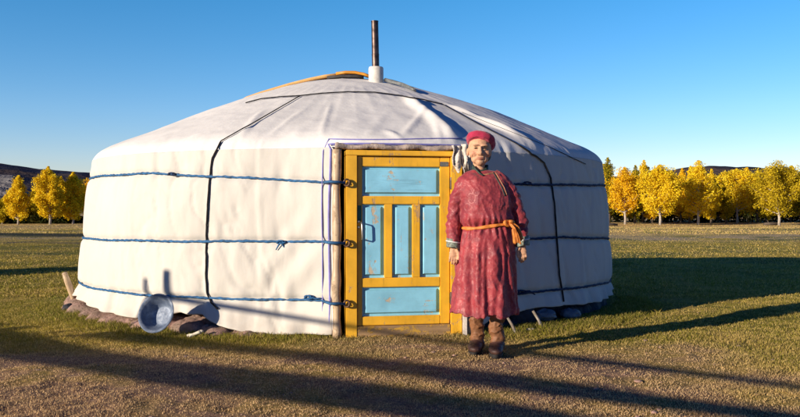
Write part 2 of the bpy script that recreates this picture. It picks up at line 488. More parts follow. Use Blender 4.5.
tb.b.inputs['Specular IOR Level'].default_value = .2
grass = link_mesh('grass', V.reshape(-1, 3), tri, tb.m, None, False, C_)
tag(grass, 'short dry autumn grass over the trodden pasture', 'grass', kind='stuff')

# ---------------------------------------------------------------- hills
def hills(name, azs, prof, d0, d1, mat, seed):
    """azs px range, prof: list (px, py) skyline, built as a real rising slope d0..d1"""
    pxs = np.linspace(azs[0], azs[1], 260); ts = np.linspace(0, 1.25, 50)
    top = np.interp(pxs, [p[0] for p in prof], [p[1] for p in prof])
    vs = []
    for t in ts:
        d = d0 + (d1 - d0) * t
        hz = (208.5 - top) / FPX * d1 + CAMZ + 1.0
        n_ = fbm(pxs * .03 + 5, np.full_like(pxs, t * 4), seed, 4) - .5
        prof_t = smooth(np.array([min(t, 1.0)]))[0] - .3 * max(0, t - 1)
        z = -1.0 - .4 * (d / 700) + hz * prof_t * (1 + .35 * n_ * (1 - abs(2 * min(t, 1) - 1)))
        vs.append(np.stack([(pxs - 400) / FPX * d, np.full_like(pxs, d), z], -1))
    vs = np.concatenate(vs); I = np.arange(len(vs)).reshape(len(ts), len(pxs))
    f = np.stack([I[:-1, :-1], I[:-1, 1:], I[1:, 1:], I[1:, :-1]], -1).reshape(-1, 4)
    o = link_mesh(name, vs, f, mat); tag(o, kind='structure'); return o
def hill_mat(name, a, b, c, sc, thr):
    t = NT(name); v = t.coord((1, 1, 2.5))
    f = t.noise(sc, 6, .6, v, .5)
    col = t.ramp(f, [(thr - .06, a), (thr, b), (thr + .15, c)])
    t.color(col).rough(1).bump(t.noise(sc * 8, 4, .7, v), 1, 6); t.b.inputs['Specular IOR Level'].default_value = 0
    return t.m
hills('hills', (-260, 1150), [(-260, 160), (-60, 162), (0, 166), (22, 168.5), (40, 171), (88, 174), (170, 180), (330, 182), (520, 178), (640, 177), (672, 172), (690, 169), (712, 168), (735, 169.5), (756, 169), (775, 172), (800, 176), (900, 178), (1150, 172)], 420, 1500,
      hill_mat('hill_slope', (.030, .040, .075), (.07, .062, .075), (.19, .13, .09), .006, .5), 61)
hills('near_hill', (-300, 120), [(-300, 168), (-100, 170), (-20, 173.5), (14, 175.2), (20, 181), (30, 194), (44, 203), (70, 207), (120, 209)], 260, 420,
      hill_mat('near_hill_slope', (.17, .17, .18), (.20, .195, .20), (.24, .22, .21), .01, .45), 71)

# ---------------------------------------------------------------- trees
def leaf_mat(name, cols):
    t = NT(name); g = t.n('ShaderNodeNewGeometry')
    f = t.math('ADD', t.math('MULTIPLY', t.noise(.55, 3, .6, t.coord()), .62), t.math('MULTIPLY', g.outputs['Random Per Island'], .38))
    c = t.ramp(f, [(.25, cols[0]), (.42, cols[1]), (.58, cols[2]), (.75, cols[3])])
    d = t.n('ShaderNodeBsdfDiffuse'); tr = t.n('ShaderNodeBsdfTranslucent'); mx = t.n('ShaderNodeMixShader')
    t.l(c, d.inputs['Color']); t.l(c, tr.inputs['Color']); mx.inputs[0].default_value = .28
    t.l(d.outputs[0], mx.inputs[1]); t.l(tr.outputs[0], mx.inputs[2]); t.l(mx.outputs[0], t.out.inputs['Surface'])
    return t.m
L_gold = leaf_mat('golden_leaves', [(.55, .32, .012), (.82, .57, .016), (.90, .69, .03), (.86, .70, .08)])
L_orange = leaf_mat('orange_leaves', [(.55, .27, .015), (.82, .50, .015), (.90, .60, .025), (.88, .66, .06)])
L_olive = leaf_mat('olive_leaves', [(.24, .19, .014), (.46, .34, .018), (.62, .46, .024), (.74, .54, .035)])
L_green = leaf_mat('green_gold_leaves', [(.07, .09, .012), (.17, .17, .016), (.40, .31, .02), (.56, .40, .03)])
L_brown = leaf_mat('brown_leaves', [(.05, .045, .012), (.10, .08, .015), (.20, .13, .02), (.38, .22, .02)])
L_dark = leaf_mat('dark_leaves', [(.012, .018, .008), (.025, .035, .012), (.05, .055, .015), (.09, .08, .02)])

TREE_N = [0]
def tree(px, top_py, wpx, Y, leaf, bark, label, base_frac=.14, group=None, dens=1.0, shape='oval', bare_top=False, name='autumn_tree', cat='tree'):
    TREE_N[0] += 1
    r = np.random.default_rng(100 + TREE_N[0])
    x = (px - 400) / FPX * Y
    z0 = float(gheight(np.array([x]), np.array([Y]))[0])
    H = CAMZ + (208.5 - top_py) / FPX * Y - z0
    W = wpx / FPX * Y / 2 * (1.24 if px > 300 else 1.12)
    root = empty(name, (x, Y, z0)); tag(root, label, cat, group)
    lean = (r.random(2) - .5) * .05 * H
    tr = MB(); pts = []; rad = []
    for k in range(9):
        t = k / 8
        pts.append(Vector((x + lean[0] * t * t + .04 * math.sin(k * 1.7), Y + lean[1] * t * t, z0 - .15 + t * H * .93)))
        rad.append(.02 * H * (1 - t) ** .8 + .015)
    tr.tube(pts, rad, 8)
    cl = []
    nl = int(34 * dens) + 6
    for k in range(nl):
        t = base_frac + (1 - base_frac) * ((k + r.random() * .8) / nl) ** .95
        q = (t - base_frac) / (1 - base_frac)
        if shape == 'cone': wf = (1 - q) ** .75 * min(1, .55 + q * 4)
        elif shape == 'round': wf = math.sin(math.pi * min(1, .12 + q * .86)) ** .6
        else: wf = (math.sin(math.pi * min(1, .14 + q * .84)) ** .75) * (1 - .25 * q)
        wf *= .55 + .68 * r.random()
        a = k * 2.4 + r.random() * 1.2
        p0 = Vector((x + lean[0] * t * t, Y + lean[1] * t * t, z0 + t * H * .9))
        L = W * wf
        p1 = p0 + Vector((math.cos(a) * L, math.sin(a) * L, min(L * .55, (1.02 - t) * H * .8)))
        pm = p0.lerp(p1, .5) + Vector((0, 0, -.06 * L))
        tr.tube([p0, pm, p1], [.010 * H * (1 - t) + .012, .008 * H * (1 - t) + .008, .006], 5, caps=False)
        m = max(2, int(5 * wf * dens + 1))
        for j in range(m):
            s = .35 + .65 * (j + r.random()) / m
            c = p0.lerp(p1, s) + Vector(r.normal(0, .05 * W, 3))
            cl.append((c.x, c.y, c.z, (.17 * W + .12 + .1 * r.random()) * (.7 + .7 * r.random())))
    cl.append((x + lean[0], Y + lean[1], z0 + H * .95, .13 * W + .1)); cl.append((x + lean[0], Y + lean[1], z0 + H * .985, .06 * W + .05))
    tr.build('trunk', bark, root)
    cl = np.array(cl)
    if bare_top:
        q = (cl[:, 2] - z0) / H; cl = cl[(q < .84) | (r.random(len(cl)) < .35)]
    per = int(80 * dens)
    n = len(cl) * per
    cid = np.repeat(np.arange(len(cl)), per)
    d = r.normal(0, 1, (n, 3)); d /= np.linalg.norm(d, axis=1)[:, None]
    pos = cl[cid, :3] + d * (cl[cid, 3] * r.random(n) ** .45)[:, None] * np.array([1, 1, .85])
    # occasional stray outer leaves
    sz = (.040 + .062 * r.random(n)) * (Y / 90) ** .5
    u = r.normal(0, 1, (n, 3)); u /= np.linalg.norm(u, axis=1)[:, None]
    v_ = np.cross(u, r.normal(0, 1, (n, 3))); v_ /= np.linalg.norm(v_, axis=1)[:, None]
    u = u * sz[:, None]; v_ = v_ * sz[:, None] * .8
    Vt = np.stack([pos - u, pos - v_, pos + u, pos + v_], 1).reshape(-1, 3)
    F = np.arange(n * 4).reshape(-1, 4)
    link_mesh('crown', Vt, F, leaf, root, False)
    return root

YT = 88
gA = 'golden trees of the row behind the pasture on the right'
tree(594, 162, 22, YT - 2, L_orange, M_barkdark, 'orange tree just showing past the right shoulder of the tent', group=gA)
tree(609, 157.5, 22, YT + 3, L_green, M_barkdark, 'tall narrow green-gold tree rising beside the orange trees next to the tent', group=gA, shape='cone')
tree(625, 167.5, 33, YT - 4, L_orange, M_barkpale, 'broad orange-gold tree between the green-gold one and the one with a pale trunk', group=gA, base_frac=.2)
tree(643, 160, 20, YT + 8, L_gold, M_barkdark, 'narrow yellow tree rising behind a gap beside a dark green top', group=gA, shape='cone')
tree(660, 165, 38, YT - 8, L_gold, M_barkpale, 'large rounded golden tree on a pale bare trunk, nearest on the right', group=gA, base_frac=.18, dens=1.3)
tree(680.5, 168, 16, YT + 4, L_orange, M_barkdark, 'slim orange tree just right of the large rounded golden one', group=gA, shape='cone')
tree(698, 160.5, 36, YT - 5, L_gold, M_barkpale, 'tall golden tree with wispy bare top and dark lower branches', group=gA, base_frac=.16, dens=1.1, shape='cone')
tree(718, 175, 22, YT + 7, L_brown, M_barkdark, 'shaded brown-gold tree low in the middle of the right row', group=gA)
tree(737, 169, 32, YT + 2, L_gold, M_barkpale, 'yellow tree with a pale thin trunk in the middle of the dark gap', group=gA, base_frac=.2, shape='round')
tree(757, 171, 26, YT + 3, L_gold, M_barkdark, 'golden tree directly left of the big olive-yellow tree', group=gA)
tree(779, 160, 46, YT - 8, L_olive, M_barkpale, 'big olive-yellow tree with thinning top near the right edge', group=gA, base_frac=.16, dens=1.35, bare_top=True)
tree(801, 172, 24, YT - 6, L_green, M_barkdark, 'green-yellow tree cut by the right edge of the photo', group=gA)
tree(823, 165, 34, YT, L_gold, M_barkdark, 'golden tree just outside the right edge', group=gA)
tree(602, 164, 22, YT + 6, L_gold, M_barkdark, 'yellow tree between the orange tree at the tent and the narrow green-gold one', group=gA)
tree(671, 171, 20, YT + 9, L_gold, M_barkdark, 'yellow tree peeping out behind the large rounded golden tree on its right', group=gA)
tree(748, 167.5, 22, YT + 9, L_orange, M_barkdark, 'orange-yellow crown behind the gap between the two golden trees left of the olive one', group=gA)
tree(790, 166, 26, YT + 8, L_gold, M_barkdark, 'yellow crown showing behind the right side of the big olive-yellow tree', group=gA)
for i_, (px, py, w_, L_, lb) in enumerate(((634.5, 165, 13, L_green, 'thin green-gold spire directly left of the narrow yellow tree with the dark top'), (652, 171, 13, L_orange, 'small orange spire left of the large rounded golden tree'),
        (689, 166, 13, L_gold, 'thin yellow spire directly left of the tall wispy golden tree'), (711, 169, 14, L_gold, 'thin yellow spire right of the tall wispy golden tree'),
        (726, 172, 14, L_olive, 'thin olive spire left of the yellow tree with the pale thin trunk'), (766, 168, 14, L_gold, 'thin yellow spire touching the left side of the big olive-yellow tree'))):
    tree(px, py, w_, YT + 1 + i_ % 3, L_, M_barkdark, lb, group=gA, shape='cone', base_frac=.08)
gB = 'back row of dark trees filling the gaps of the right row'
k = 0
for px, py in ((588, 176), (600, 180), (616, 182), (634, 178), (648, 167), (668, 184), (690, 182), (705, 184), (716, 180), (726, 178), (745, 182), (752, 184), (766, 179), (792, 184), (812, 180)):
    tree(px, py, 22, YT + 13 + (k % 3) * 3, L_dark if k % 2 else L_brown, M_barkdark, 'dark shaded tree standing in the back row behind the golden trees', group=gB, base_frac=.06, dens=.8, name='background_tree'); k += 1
gC = 'autumn trees left of the tent'
tree(2, 199, 16, YT + 2, L_olive, M_barkpale, 'small yellow-green tree cut by the left edge', group=gC)
tree(18, 175.5, 27, YT - 2, L_gold, M_barkpale, 'leftmost full tree, pointed golden crown', group=gC, shape='cone', base_frac=.1, dens=1.1)
tree(33.5, 188, 13, YT + 4, L_olive, M_barkpale, 'small olive-gold tree between two taller golden trees on the left', group=gC, shape='cone')
tree(50, 166.5, 25, YT - 4, L_gold, M_barkpale, 'tallest golden tree left of the tent', group=gC, base_frac=.1, dens=1.2)
tree(64, 182, 15, YT + 8, L_orange, M_barkdark, 'reddish-orange tree half hidden behind two golden ones on the left', group=gC)
tree(73, 172, 23, YT - 2, L_gold, M_barkpale, 'golden tree nearest the left wall of the tent', group=gC, base_frac=.1, dens=1.1)
tree(41, 181, 11, YT + 5, L_gold, M_barkpale, 'thin golden spire touching the left side of the tallest left tree', group=gC, shape='cone', base_frac=.08)
tree(60.5, 176, 12, YT + 3, L_gold, M_barkpale, 'thin golden spire between the tallest left tree and the one nearest the tent', group=gC, shape='cone', base_frac=.08)
tree(9, 190, 12, YT + 4, L_gold, M_barkpale, 'low golden tree left of the leftmost pointed crown', group=gC, base_frac=.08)
tree(90, 178, 22, YT + 3, L_orange, M_barkdark, 'orange tree mostly hidden behind the left wall of the tent', group=gC)

def thicket(name, x0, x1, py, Y, label, seed):
    r = np.random.default_rng(seed); n = 9000
    px = r.uniform(x0, x1, n); yy = Y + r.uniform(-2, 2, n); x = (px - 400) / FPX * yy
    hm = (.35 + 1.3 * fbm(px * .12, px * 0, seed, 3)) * ((221 - py) / FPX * Y) * .8
    z = gheight(x, yy) + hm * r.random(n) ** .7
    pos = np.stack([x, yy, z], -1); sz = .08 + .09 * r.random(n)
    u = r.normal(0, 1, (n, 3)); u /= np.linalg.norm(u, axis=1)[:, None]
    v_ = np.cross(u, r.normal(0, 1, (n, 3))); v_ /= np.linalg.norm(v_, axis=1)[:, None]
    u *= sz[:, None]; v_ *= sz[:, None]
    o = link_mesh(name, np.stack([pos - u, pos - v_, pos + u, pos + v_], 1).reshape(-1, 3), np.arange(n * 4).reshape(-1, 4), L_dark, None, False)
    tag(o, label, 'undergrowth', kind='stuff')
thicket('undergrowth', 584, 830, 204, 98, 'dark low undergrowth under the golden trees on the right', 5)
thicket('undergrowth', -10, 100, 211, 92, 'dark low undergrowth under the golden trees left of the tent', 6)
# far-off fallen logs and stones seen at the foot of the right-hand trees
for (px, py, Y, L, lab) in ((610, 222.6, 76, 1.6, 'dark log lying left of the pale-trunked golden tree'), (773, 222.4, 80, 1.8, 'dark log lying under the big olive-yellow tree')):
    c = P(px, py, Y); c.z = float(gheight(np.array([c.x]), np.array([c.y]))[0]) + .12
    m = MB(); m.tube([c + Vector((-L / 2, 0, 0)), c + Vector((0, .1, .06)), c + Vector((L / 2, .3, 0))], [.16, .14, .1], 8, jitter=.2)
    m.tube([c + Vector((-L / 5, 0, .05)), c + Vector((-L / 3, .1, .45))], [.05, .02], 6)
    tag(m.build('fallen_log', M_barkdark), lab, 'log')

# ---------------------------------------------------------------- the tent (yurt)
CX, CY = TC
yurt = empty('yurt', (CX, CY, 0))
tag(yurt, 'round white canvas tent with blue ropes, stove pipe and yellow-blue door', 'yurt')
TH_D = 11.4; OP0, OP1 = 0.8, 22.8; OPZ = 1.53
b1 = ([-180, -90, -35, 0, 22, 45, 75, 180], [1.33, 1.35, 1.345, 1.245, 1.245, 1.25, 1.285, 1.33])
b2 = ([-180, -90, -73, -35, 0, 22, 45, 75, 180], [.72, .72, .72, .744, .765, .765, .76, .70, .72])
b3 = ([-180, -90, -73, -34, 0, 30, 45, 75, 180], [.26, .26, .262, .273, .286, .28, .284, .243, .26])
def band_z(tab, th): return np.interp(th, tab[0], tab[1])
def bottom_z(th):
    z = np.interp(th, [-180, -80, -60, -50, -42, -34, -28, -25, -21, -17, -13, -8, -1, 23, 28, 36, 44, 52, 60, 68, 75, 180],
                  [.12, .13, .135, .115, .085, .08, .12, .15, .14, .06, .02, .012, .02, .04, .12, .145, .14, .115, .105, .12, .15, .12])
    return z + .012 * (fbm(th * .35, th * 0, 3, 2) - .5)
def rw(th, z):
    z1, z2, z3 = band_z(b1, th), band_z(b2, th), band_z(b3, th)
    fl = np.clip((z3 - z) / z3, 0, 1.1)
    side = .6 + .4 * smooth((-th - 5) / 30)
    r = 2.925 + side * .10 * np.clip((1.35 - z) / 1.05, 0, 1) + .13 * side * fl ** 1.3
    def bul(za, zb, a): return a * np.sin(np.pi * np.clip((z - za) / (zb - za), 0, 1)) ** .8
    r = r + bul(z3, z2, .022) + bul(z2, z1, .022) + .012 * smooth((1.45 - z) / .3)
    r = r - .015 * smooth((z - 1.35) / .2)
    g = np.exp(-((th - TH_D) / 14.5) ** 4)
    return r + .15 * g * smooth((z + .2) / .4)
prof = np.array([(2.93, 1.53), (2.905, 1.575), (2.85, 1.622), (2.76, 1.672), (2.6, 1.745), (2.2, 1.92), (1.8, 2.095), (1.4, 2.245), (1.1, 2.34), (.9, 2.405), (.7, 2.465), (.5, 2.515), (.25, 2.56), (0.01, 2.575)])
sl = np.concatenate([[0], np.cumsum(np.hypot(*np.diff(prof, axis=0).T))])
ss = np.concatenate([np.linspace(0, .25, 14), np.linspace(.27, sl[-1], 120)])
pr = np.interp(ss, sl, prof[:, 0]); pz = np.interp(ss, sl, prof[:, 1])
for _ in range(3):
    pr[1:-1] = (pr[:-2] + 2 * pr[1:-1] + pr[2:]) / 4; pz[1:-1] = (pz[:-2] + 2 * pz[1:-1] + pz[2:]) / 4
def roof_z(r, th=None): return np.interp(-r, -pr, pz)
def dbump(th): return .15 * np.exp(-((th - TH_D) / 14.5) ** 4)
def roof_bump(th, r): return dbump(th) * smooth((r - 1.9) / 1.0)

def ray(px, py): return np.array([(px - 400) / FPX, 1.0, (208.5 - py) / FPX])
def on_wall(px, py, off=.012):
    d = ray(px, py); r = 3.0
    for _ in range(8):
        a = d[0] ** 2 + d[1] ** 2; bb = -2 * (d[0] * CX + d[1] * CY); c = CX ** 2 + CY ** 2 - r * r
        t = (-bb - math.sqrt(max(0, bb * bb - 4 * a * c))) / (2 * a)
        p = d * t + np.array([0, 0, CAMZ]); th = math.degrees(math.atan2(p[0] - CX, -(p[1] - CY)))
        r = float(rw(np.array(th), np.array(p[2]))) + off
    return th, p[2], Vector(p)
def on_roof(px, py, off=.012):
    d = ray(px, py)
    for k in range(3000):
        t = 5.8 + k * .002
        p = d * t + np.array([0, 0, CAMZ]); r = math.hypot(p[0] - CX, p[1] - CY)
        th = math.degrees(math.atan2(p[0] - CX, -(p[1] - CY)))
        if p[2] < roof_z(r - roof_bump(th, r)) + off and r < 3.1: return Vector(p)
    return Vector(p)
def wall_pt(th, z, off=.012):
    r = float(rw(np.array(th), np.array(z))) + off
    return Vector((CX + r * math.sin(R_(th)), CY - r * math.cos(R_(th)), z))

ths = np.arange(-180, 180, .4); nT = len(ths)
def wrinkle(th, z, r):
    """small cloth folds, metres"""
    a = (fbm(th * .22 + 40, z * 1.1, 101, 4) - .5) * .026
    b = (fbm(th * .9, z * .8 + th * .03, 111, 3) - .5) * .007
    dg = np.exp(-((th + 6) / 6) ** 2) * np.exp(-((z - .5) / .45) ** 2)
    c = dg * .022 * np.sin((th * .95 - z * 16) + 2 * fbm(th * .2, z * 2, 7, 2)) * (fbm(th * .5, z * 3, 8, 2))
    bz = 0
    for tab in (b1, b2, b3):
        dz = z - band_z(tab, th)
        bz = bz - .018 * np.exp(-(dz / .028) ** 2) + .007 * np.exp(-(dz / .12) ** 2) * np.sin(th * 1.3 + 5 * vnoise(th * .2, th * 0, 5))
    sm_ = 0
    for sth in (-78, -58, -38.5, -11.5, 32, 50, 67):
        sm_ = sm_ + .006 * np.exp(-((th - sth - .5 * np.sin(z * 3)) / .25) ** 2) * 1.5 + .008 * smooth((th - sth - .5 * np.sin(z * 3)) / .3) * np.exp(-np.clip(th - sth, 0, 99) / 3)
    rd = 1 - 2 * np.abs(fbm(th * .30 + z * 2.2, z * 1.6 - th * .06, 131, 3) - .5) * 1.6
    e = .015 * np.clip(rd, 0, 1) ** 5 * smooth((fbm(th * .08, z * .7, 137, 2) - .40) * 5)
    return a + b + c + bz + sm_ - e
ROWS = 110
tt = np.linspace(0, 1, ROWS)
TH, TT = np.meshgrid(ths, tt)
zb = bottom_z(TH); Z = zb + (OPZ - zb) * TT
RR = rw(TH, Z) + wrinkle(TH, Z, 0)
RR = RR + .018 * (1 - TT) ** 10 * np.sin(TH * .9 + 6 * vnoise(TH * .15, TH * 0, 9))      # loose hem
RR = RR + .010 * smooth((TH + 21) / .8) * smooth((-TH + 4) / 1)                            # overlapping panel
S, Cc = np.sin(np.radians(TH)), np.cos(np.radians(TH))
wv = np.stack([CX + RR * S, CY - RR * Cc, Z], -1).reshape(-1, 3)
I = np.arange(ROWS * nT).reshape(ROWS, nT); I2 = np.roll(I, -1, 1)
ff = np.stack([I[:-1], I2[:-1], I2[1:], I[1:]], -1)
keep = ~((ths > OP0 - .05) & (ths < OP1 - .05))
ff = ff[:, keep].reshape(-1, 4)
wall = link_mesh('wall_canvas', wv, ff, M_canvas, yurt)
sm = wall.modifiers.new('thick', 'SOLIDIFY'); sm.thickness = .022; sm.offset = -1
# roof canvas: from just below the eave line, over the crown
NR = len(pr)
THr, Rr = np.meshgrid(ths, pr); _, Zr = np.meshgrid(ths, pz)
x_ = np.sin(np.radians(THr)) * Rr; y_ = -np.cos(np.radians(THr)) * Rr
inner = smooth(Rr / .6)
dr = roof_bump(THr, Rr)
dz = ((fbm(x_ * 1.3, y_ * 1.3, 201, 4) - .5) * .050 + (fbm(THr * .10 + 80, Rr * .8, 211, 3) - .5) * .016 * smooth((Rr - .5) / 1.2)) * inner
poles = .0022 * np.abs(np.sin(np.radians(THr) * 40.5)) * smooth((Rr - .9) / .4) * smooth((2.75 - Rr) / .4)
dz = dz - poles
def fold(p, q, w, h):
    """a ridge of slack cloth from p to q (local x,y)"""
    p = np.array(p); q = np.array(q); d = q - p; L = np.hypot(*d); d = d / L
    s = (x_ - p[0]) * d[0] + (y_ - p[1]) * d[1]; t = (x_ - p[0]) * -d[1] + (y_ - p[1]) * d[0]
    e = smooth((s + .15) / .3) * smooth((L + .15 - s) / .3)
    return h * e * np.exp(-(t / w) ** 2)
def loc(px, py):
    p = on_roof(px, py, 0); return (p.x - CX, p.y - CY)
for a, b, wd, h in (((409, 99), (452, 138), .07, .055), ((452, 107), (520, 140), .05, .03), ((470, 118), (560, 158), .05, .03), 
                    ((384, 112), (366, 130), .05, .006), ((262, 112), (240, 140), .035, .012), ((250, 120), (190, 138), .03, .010), ((330, 104), (322, 134), .025, .008), ((300, 112), (270, 136), .03, .008), ((424, 112), (400, 128), .03, .012), ((388, 126), (398, 131), .03, .03), ((430, 122), (436, 136), .03, .015), ((300, 130), (292, 142), .06, .014)):
    dz = dz + fold(loc(*a), loc(*b), wd, h)
S, Cc = np.sin(np.radians(THr)), np.cos(np.radians(THr))
wr0 = rw(THr, 0 * THr + OPZ) + wrinkle(THr, 0 * THr + OPZ, 0)   # radius of the wall canvas at its top edge
J = smooth((Zr - OPZ) / .16) * 1.0
J[0] = 0
Rf = (Rr + dr) * J + (wr0 - (prof[0, 0] - Rr)) * (1 - J)
dz = dz * J
rv_ = np.stack([CX + Rf * S, CY - Rf * Cc, Zr + dz], -1).reshape(-1, 3)
I = np.arange(NR * nT).reshape(NR, nT); I2 = np.roll(I, -1, 1)
# outer edge starts where the wall ends
ffr = np.stack([I[:-1], I2[:-1], I2[1:], I[1:]], -1).reshape(-1, 4)
roof = link_mesh('roof_canvas', rv_, ffr, M_roof, yurt)

from mathutils.bvhtree import BVHTree
_dm = lambda V_, F_: BVHTree.FromPolygons([Vector(map(float, p)) for p in V_], [tuple(map(int, f)) for f in F_])
T_ALL = _dm(np.concatenate([rv_, wv]), [tuple(f) for f in ffr] + [tuple(f + len(rv_)) for f in ff])
def cast(px, py, off, tree, alt):
    h = tree.ray_cast(Vector((0, 0, CAMZ)), Vector(ray(px, py)).normalized())
    if h[0] is None: return alt(px, py)
    n_ = h[1] if h[1].dot(Vector(ray(px, py))) < 0 else -h[1]
    return h[0] + n_ * off
# lining behind the canvas
m = MB(); m.lathe([(2.86, -.05), (2.86, 1.50)], 96, Matrix.Translation((CX, CY, 0)))
li = m.build('felt_lining', M_feltin, yurt)
bm = bmesh.new(); bm.from_mesh(li.data)
dl = [f for f in bm.faces if OP0 - 3 < math.degrees(math.atan2(f.calc_center_median().x, -f.calc_center_median().y)) < OP1 + 2]
bmesh.ops.delete(bm, geom=dl, context='FACES'); bm.to_mesh(li.data); bm.free()

# the three girth ropes
def rope_band(tab, th0, th1, name='girth_rope', off=.003, mat=M_band, r0=.0098):
    m = MB(); pts = []; rad = []
    N = int(abs(th1 - th0) / .25)
    for i in range(N + 1):
        th = th0 + (th1 - th0) * i / N
        z = float(band_z(tab, th)) + .003 * math.sin(th * .31 + tab[1][0] * 9) + .0012 * math.sin(th * 1.3)
        pts.append(wall_pt(th, z, off)); rad.append(r0 * (1 + .12 * math.sin(th * 1.7)))
    m.tube(pts, rad, 10, flat=.8, jitter=.15, twist=1.1)
    return m.build(name, mat, yurt)
for tab in (b1, b2, b3):
    rope_band(tab, -128, -.6)
    rope_band(tab, 23.5, 128, mat=M_band_dark)  # right half of the girth ropes: shade put into a darker blue
# knots on the ropes
def knot(c, s, mat, tails=()):
    m = MB(); pts = []
    for i in range(40):
        a = i / 39 * 4 * math.pi
        pts.append(c + Vector((math.cos(a) * s * (1.6 + .5 * math.cos(1.5 * a)), -.012 + .35 * s * math.sin(1.5 * a), math.sin(a) * s * .6)))
    m.tube(pts, s * .42, 7, jitter=.25)
    for t in tails: m.tube([c + Vector(p) for p in t], [s * .4] * (len(t) - 1) + [s * .25], 6)
    return m.build('rope_knot', mat, yurt)
_, _, p = on_wall(172, 174, .02); knot(p, .016, M_band_dark, [((0, 0, 0), (.06, -.01, .0), (.09, -.012, -.012))])
_, _, p = on_wall(281, 242, .02); knot(p, .018, M_band, [((0, 0, 0), (.02, -.015, -.03), (.055, -.012, -.075)), ((0, 0, 0), (-.02, -.015, -.03), (-.04, -.012, -.065))])
_, _, p = on_wall(309, 297, .02); knot(p, .019, M_band, [((0, 0, 0), (.05, -.02, -.012), (.13, -.02, -.006))])
_, _, p = on_wall(521, 292, .03); knot(p, .022, M_band_dark, [((0, 0, 0), (.07, -.02, .01), (.12, -.02, -.02))])
_, _, p = on_wall(527, 183, .02); knot(p, .016, M_band_dark)

# black ropes over roof and wall
def px_rope(wall_px, roof_px, r=.0082, extra=()):
    pts = []
    def seg(lst, fn):
        out = []
        for i in range(len(lst) - 1):
            for k in range(8):
                t = k / 8; out.append(fn(lst[i][0] * (1 - t) + lst[i + 1][0] * t, lst[i][1] * (1 - t) + lst[i + 1][1] * t))
        out.append(fn(*lst[-1])); return out
    pts += seg((roof_px or []) + (wall_px or []), lambda a, b: cast(a, b, r * 1.0 + .004, T_ALL, lambda u, v: on_roof(u, v, .03)))
    pts += list(extra)
    # drop points that jump
    q = [pts[0]]
    for a in pts[1:]:
        if (a - q[-1]).length > .012: q.append(a)
    m = MB(); m.tube(q, [r * (.62 if v_.z > 1.6 else 1) for v_ in q], 8, jitter=.25); return m.build('tie_rope', M_black_rope, yurt)
px_rope([(213.5, 158), (211, 176), (208.5, 205), (207.5, 235), (207, 270), (208, 292), (212, 303), (219, 310)], [(300, 97), (262, 119), (232, 136), (222, 141.5)])
px_rope([(550, 178), (553.5, 205), (556, 240), (558.5, 275), (563, 302)], [(441, 104.5), (478, 125), (515, 144), (536, 157), (543, 163)])
px_rope(None, [(246, 104), (262, 99.8), (282, 97.8), (300, 97), (322, 94.5), (348, 93), (375, 93.5), (402, 97), (424, 101), (441, 105)], r=.010)
# slack strap across the right side of the roof
px_rope(None, [(462, 113), (500, 128), (548, 147), (585, 164)], r=.0035)

# ---- crown: wooden ring with arched spokes, folded crown cloth
CR = Vector((CX + .02, CY + .12, 0))
m = MB(); m.tube([CR + Vector((.72 * math.cos(a), .72 * math.sin(a), 2.415)) for a in np.linspace(0, 2 * math.pi, 65)], .04, 10, caps=False)
crown = m.build('crown_ring', M_orange_w, yurt)
for k in range(6):
    a = math.pi * k / 6 + .2; m = MB()
    m.tube([CR + Vector((math.cos(a) * .7 * s, math.sin(a) * .7 * s, 2.43 + .10 * (1 - s * s))) for s in np.linspace(-1, 1, 17)], .018, 8)
    m.build('crown_spoke', M_orange_w, crown)
def roof_strip(pxs, width, lift, mat, name, thick=.02):
    """cloth fold lying on the roof, following a line"""
    P0 = [on_roof(*p, 0) for p in pxs]; vs = []; rings = []
    for i, p in enumerate(P0):
        d = Vector((p.x - CX, p.y - CY, 0)).normalized()
        wv_ = width * (.75 + .5 * random.random()); ring = []
        for (s, h) in ((1, 0), (1, thick), (.3, thick + lift), (-.4, thick + lift * 1.2), (-1, thick), (-1, 0)):
            q = p + d * s * wv_ / 2; r = math.hypot(q.x - CX, q.y - CY)
            ring.append(Vector((q.x, q.y, float(roof_z(r)) + h + .012)))
        rings.append(ring)
    m = MB(); m.loft(rings); return m.build(name, mat, yurt)
def top_strip(pts, wd, th, mat, name):
    rg = []
    for (x, y, lift) in pts:
        r = math.hypot(x, y); z = float(roof_z(r)) + lift; w_ = wd * (.8 + .4 * random.random())
        d = Vector((x, y, 0)).normalized(); t_ = Vector((0, 1, 0))
        rg.append([Vector((CX + x, CY + y, z)) + t_ * a * w_ + Vector((0, 0, b)) for a, b in ((-1, 0), (-1, th * .7), (-.4, th), (.5, th * 1.1), (1, th * .6), (1, 0))])
    m = MB(); m.loft(rg); return m.build(name, mat, yurt)
top_strip([(-1.27, -.12, .0), (-1.22, -.12, .012), (-1.05, -.14, .02), (-.9, -.14, .012), (-.72, -.16, .015), (-.5, -.18, .012), (-.3, -.2, .018), (-.12, -.22, .012)], .13, .042, M_tan, 'crown_flap')
top_strip([(-.16, -.40, .035), (-.05, -.42, .045), (.06, -.44, .045), (.16, -.46, .03), (.24, -.48, .01)], .05, .035, M_orange_w, 'crown_rim')
top_strip([(-.26, -.44, .004), (-.1, -.46, .006), (.05, -.48, .006), (.16, -.50, .004)], .04, .030, M_feltin, 'crown_gap_shade')  # dark strip standing in for the shade in the gap below the rim
roof_strip([(386, 83), (394, 85), (404, 88), (413, 92)], .10, .018, M_plate, 'crown_flap')

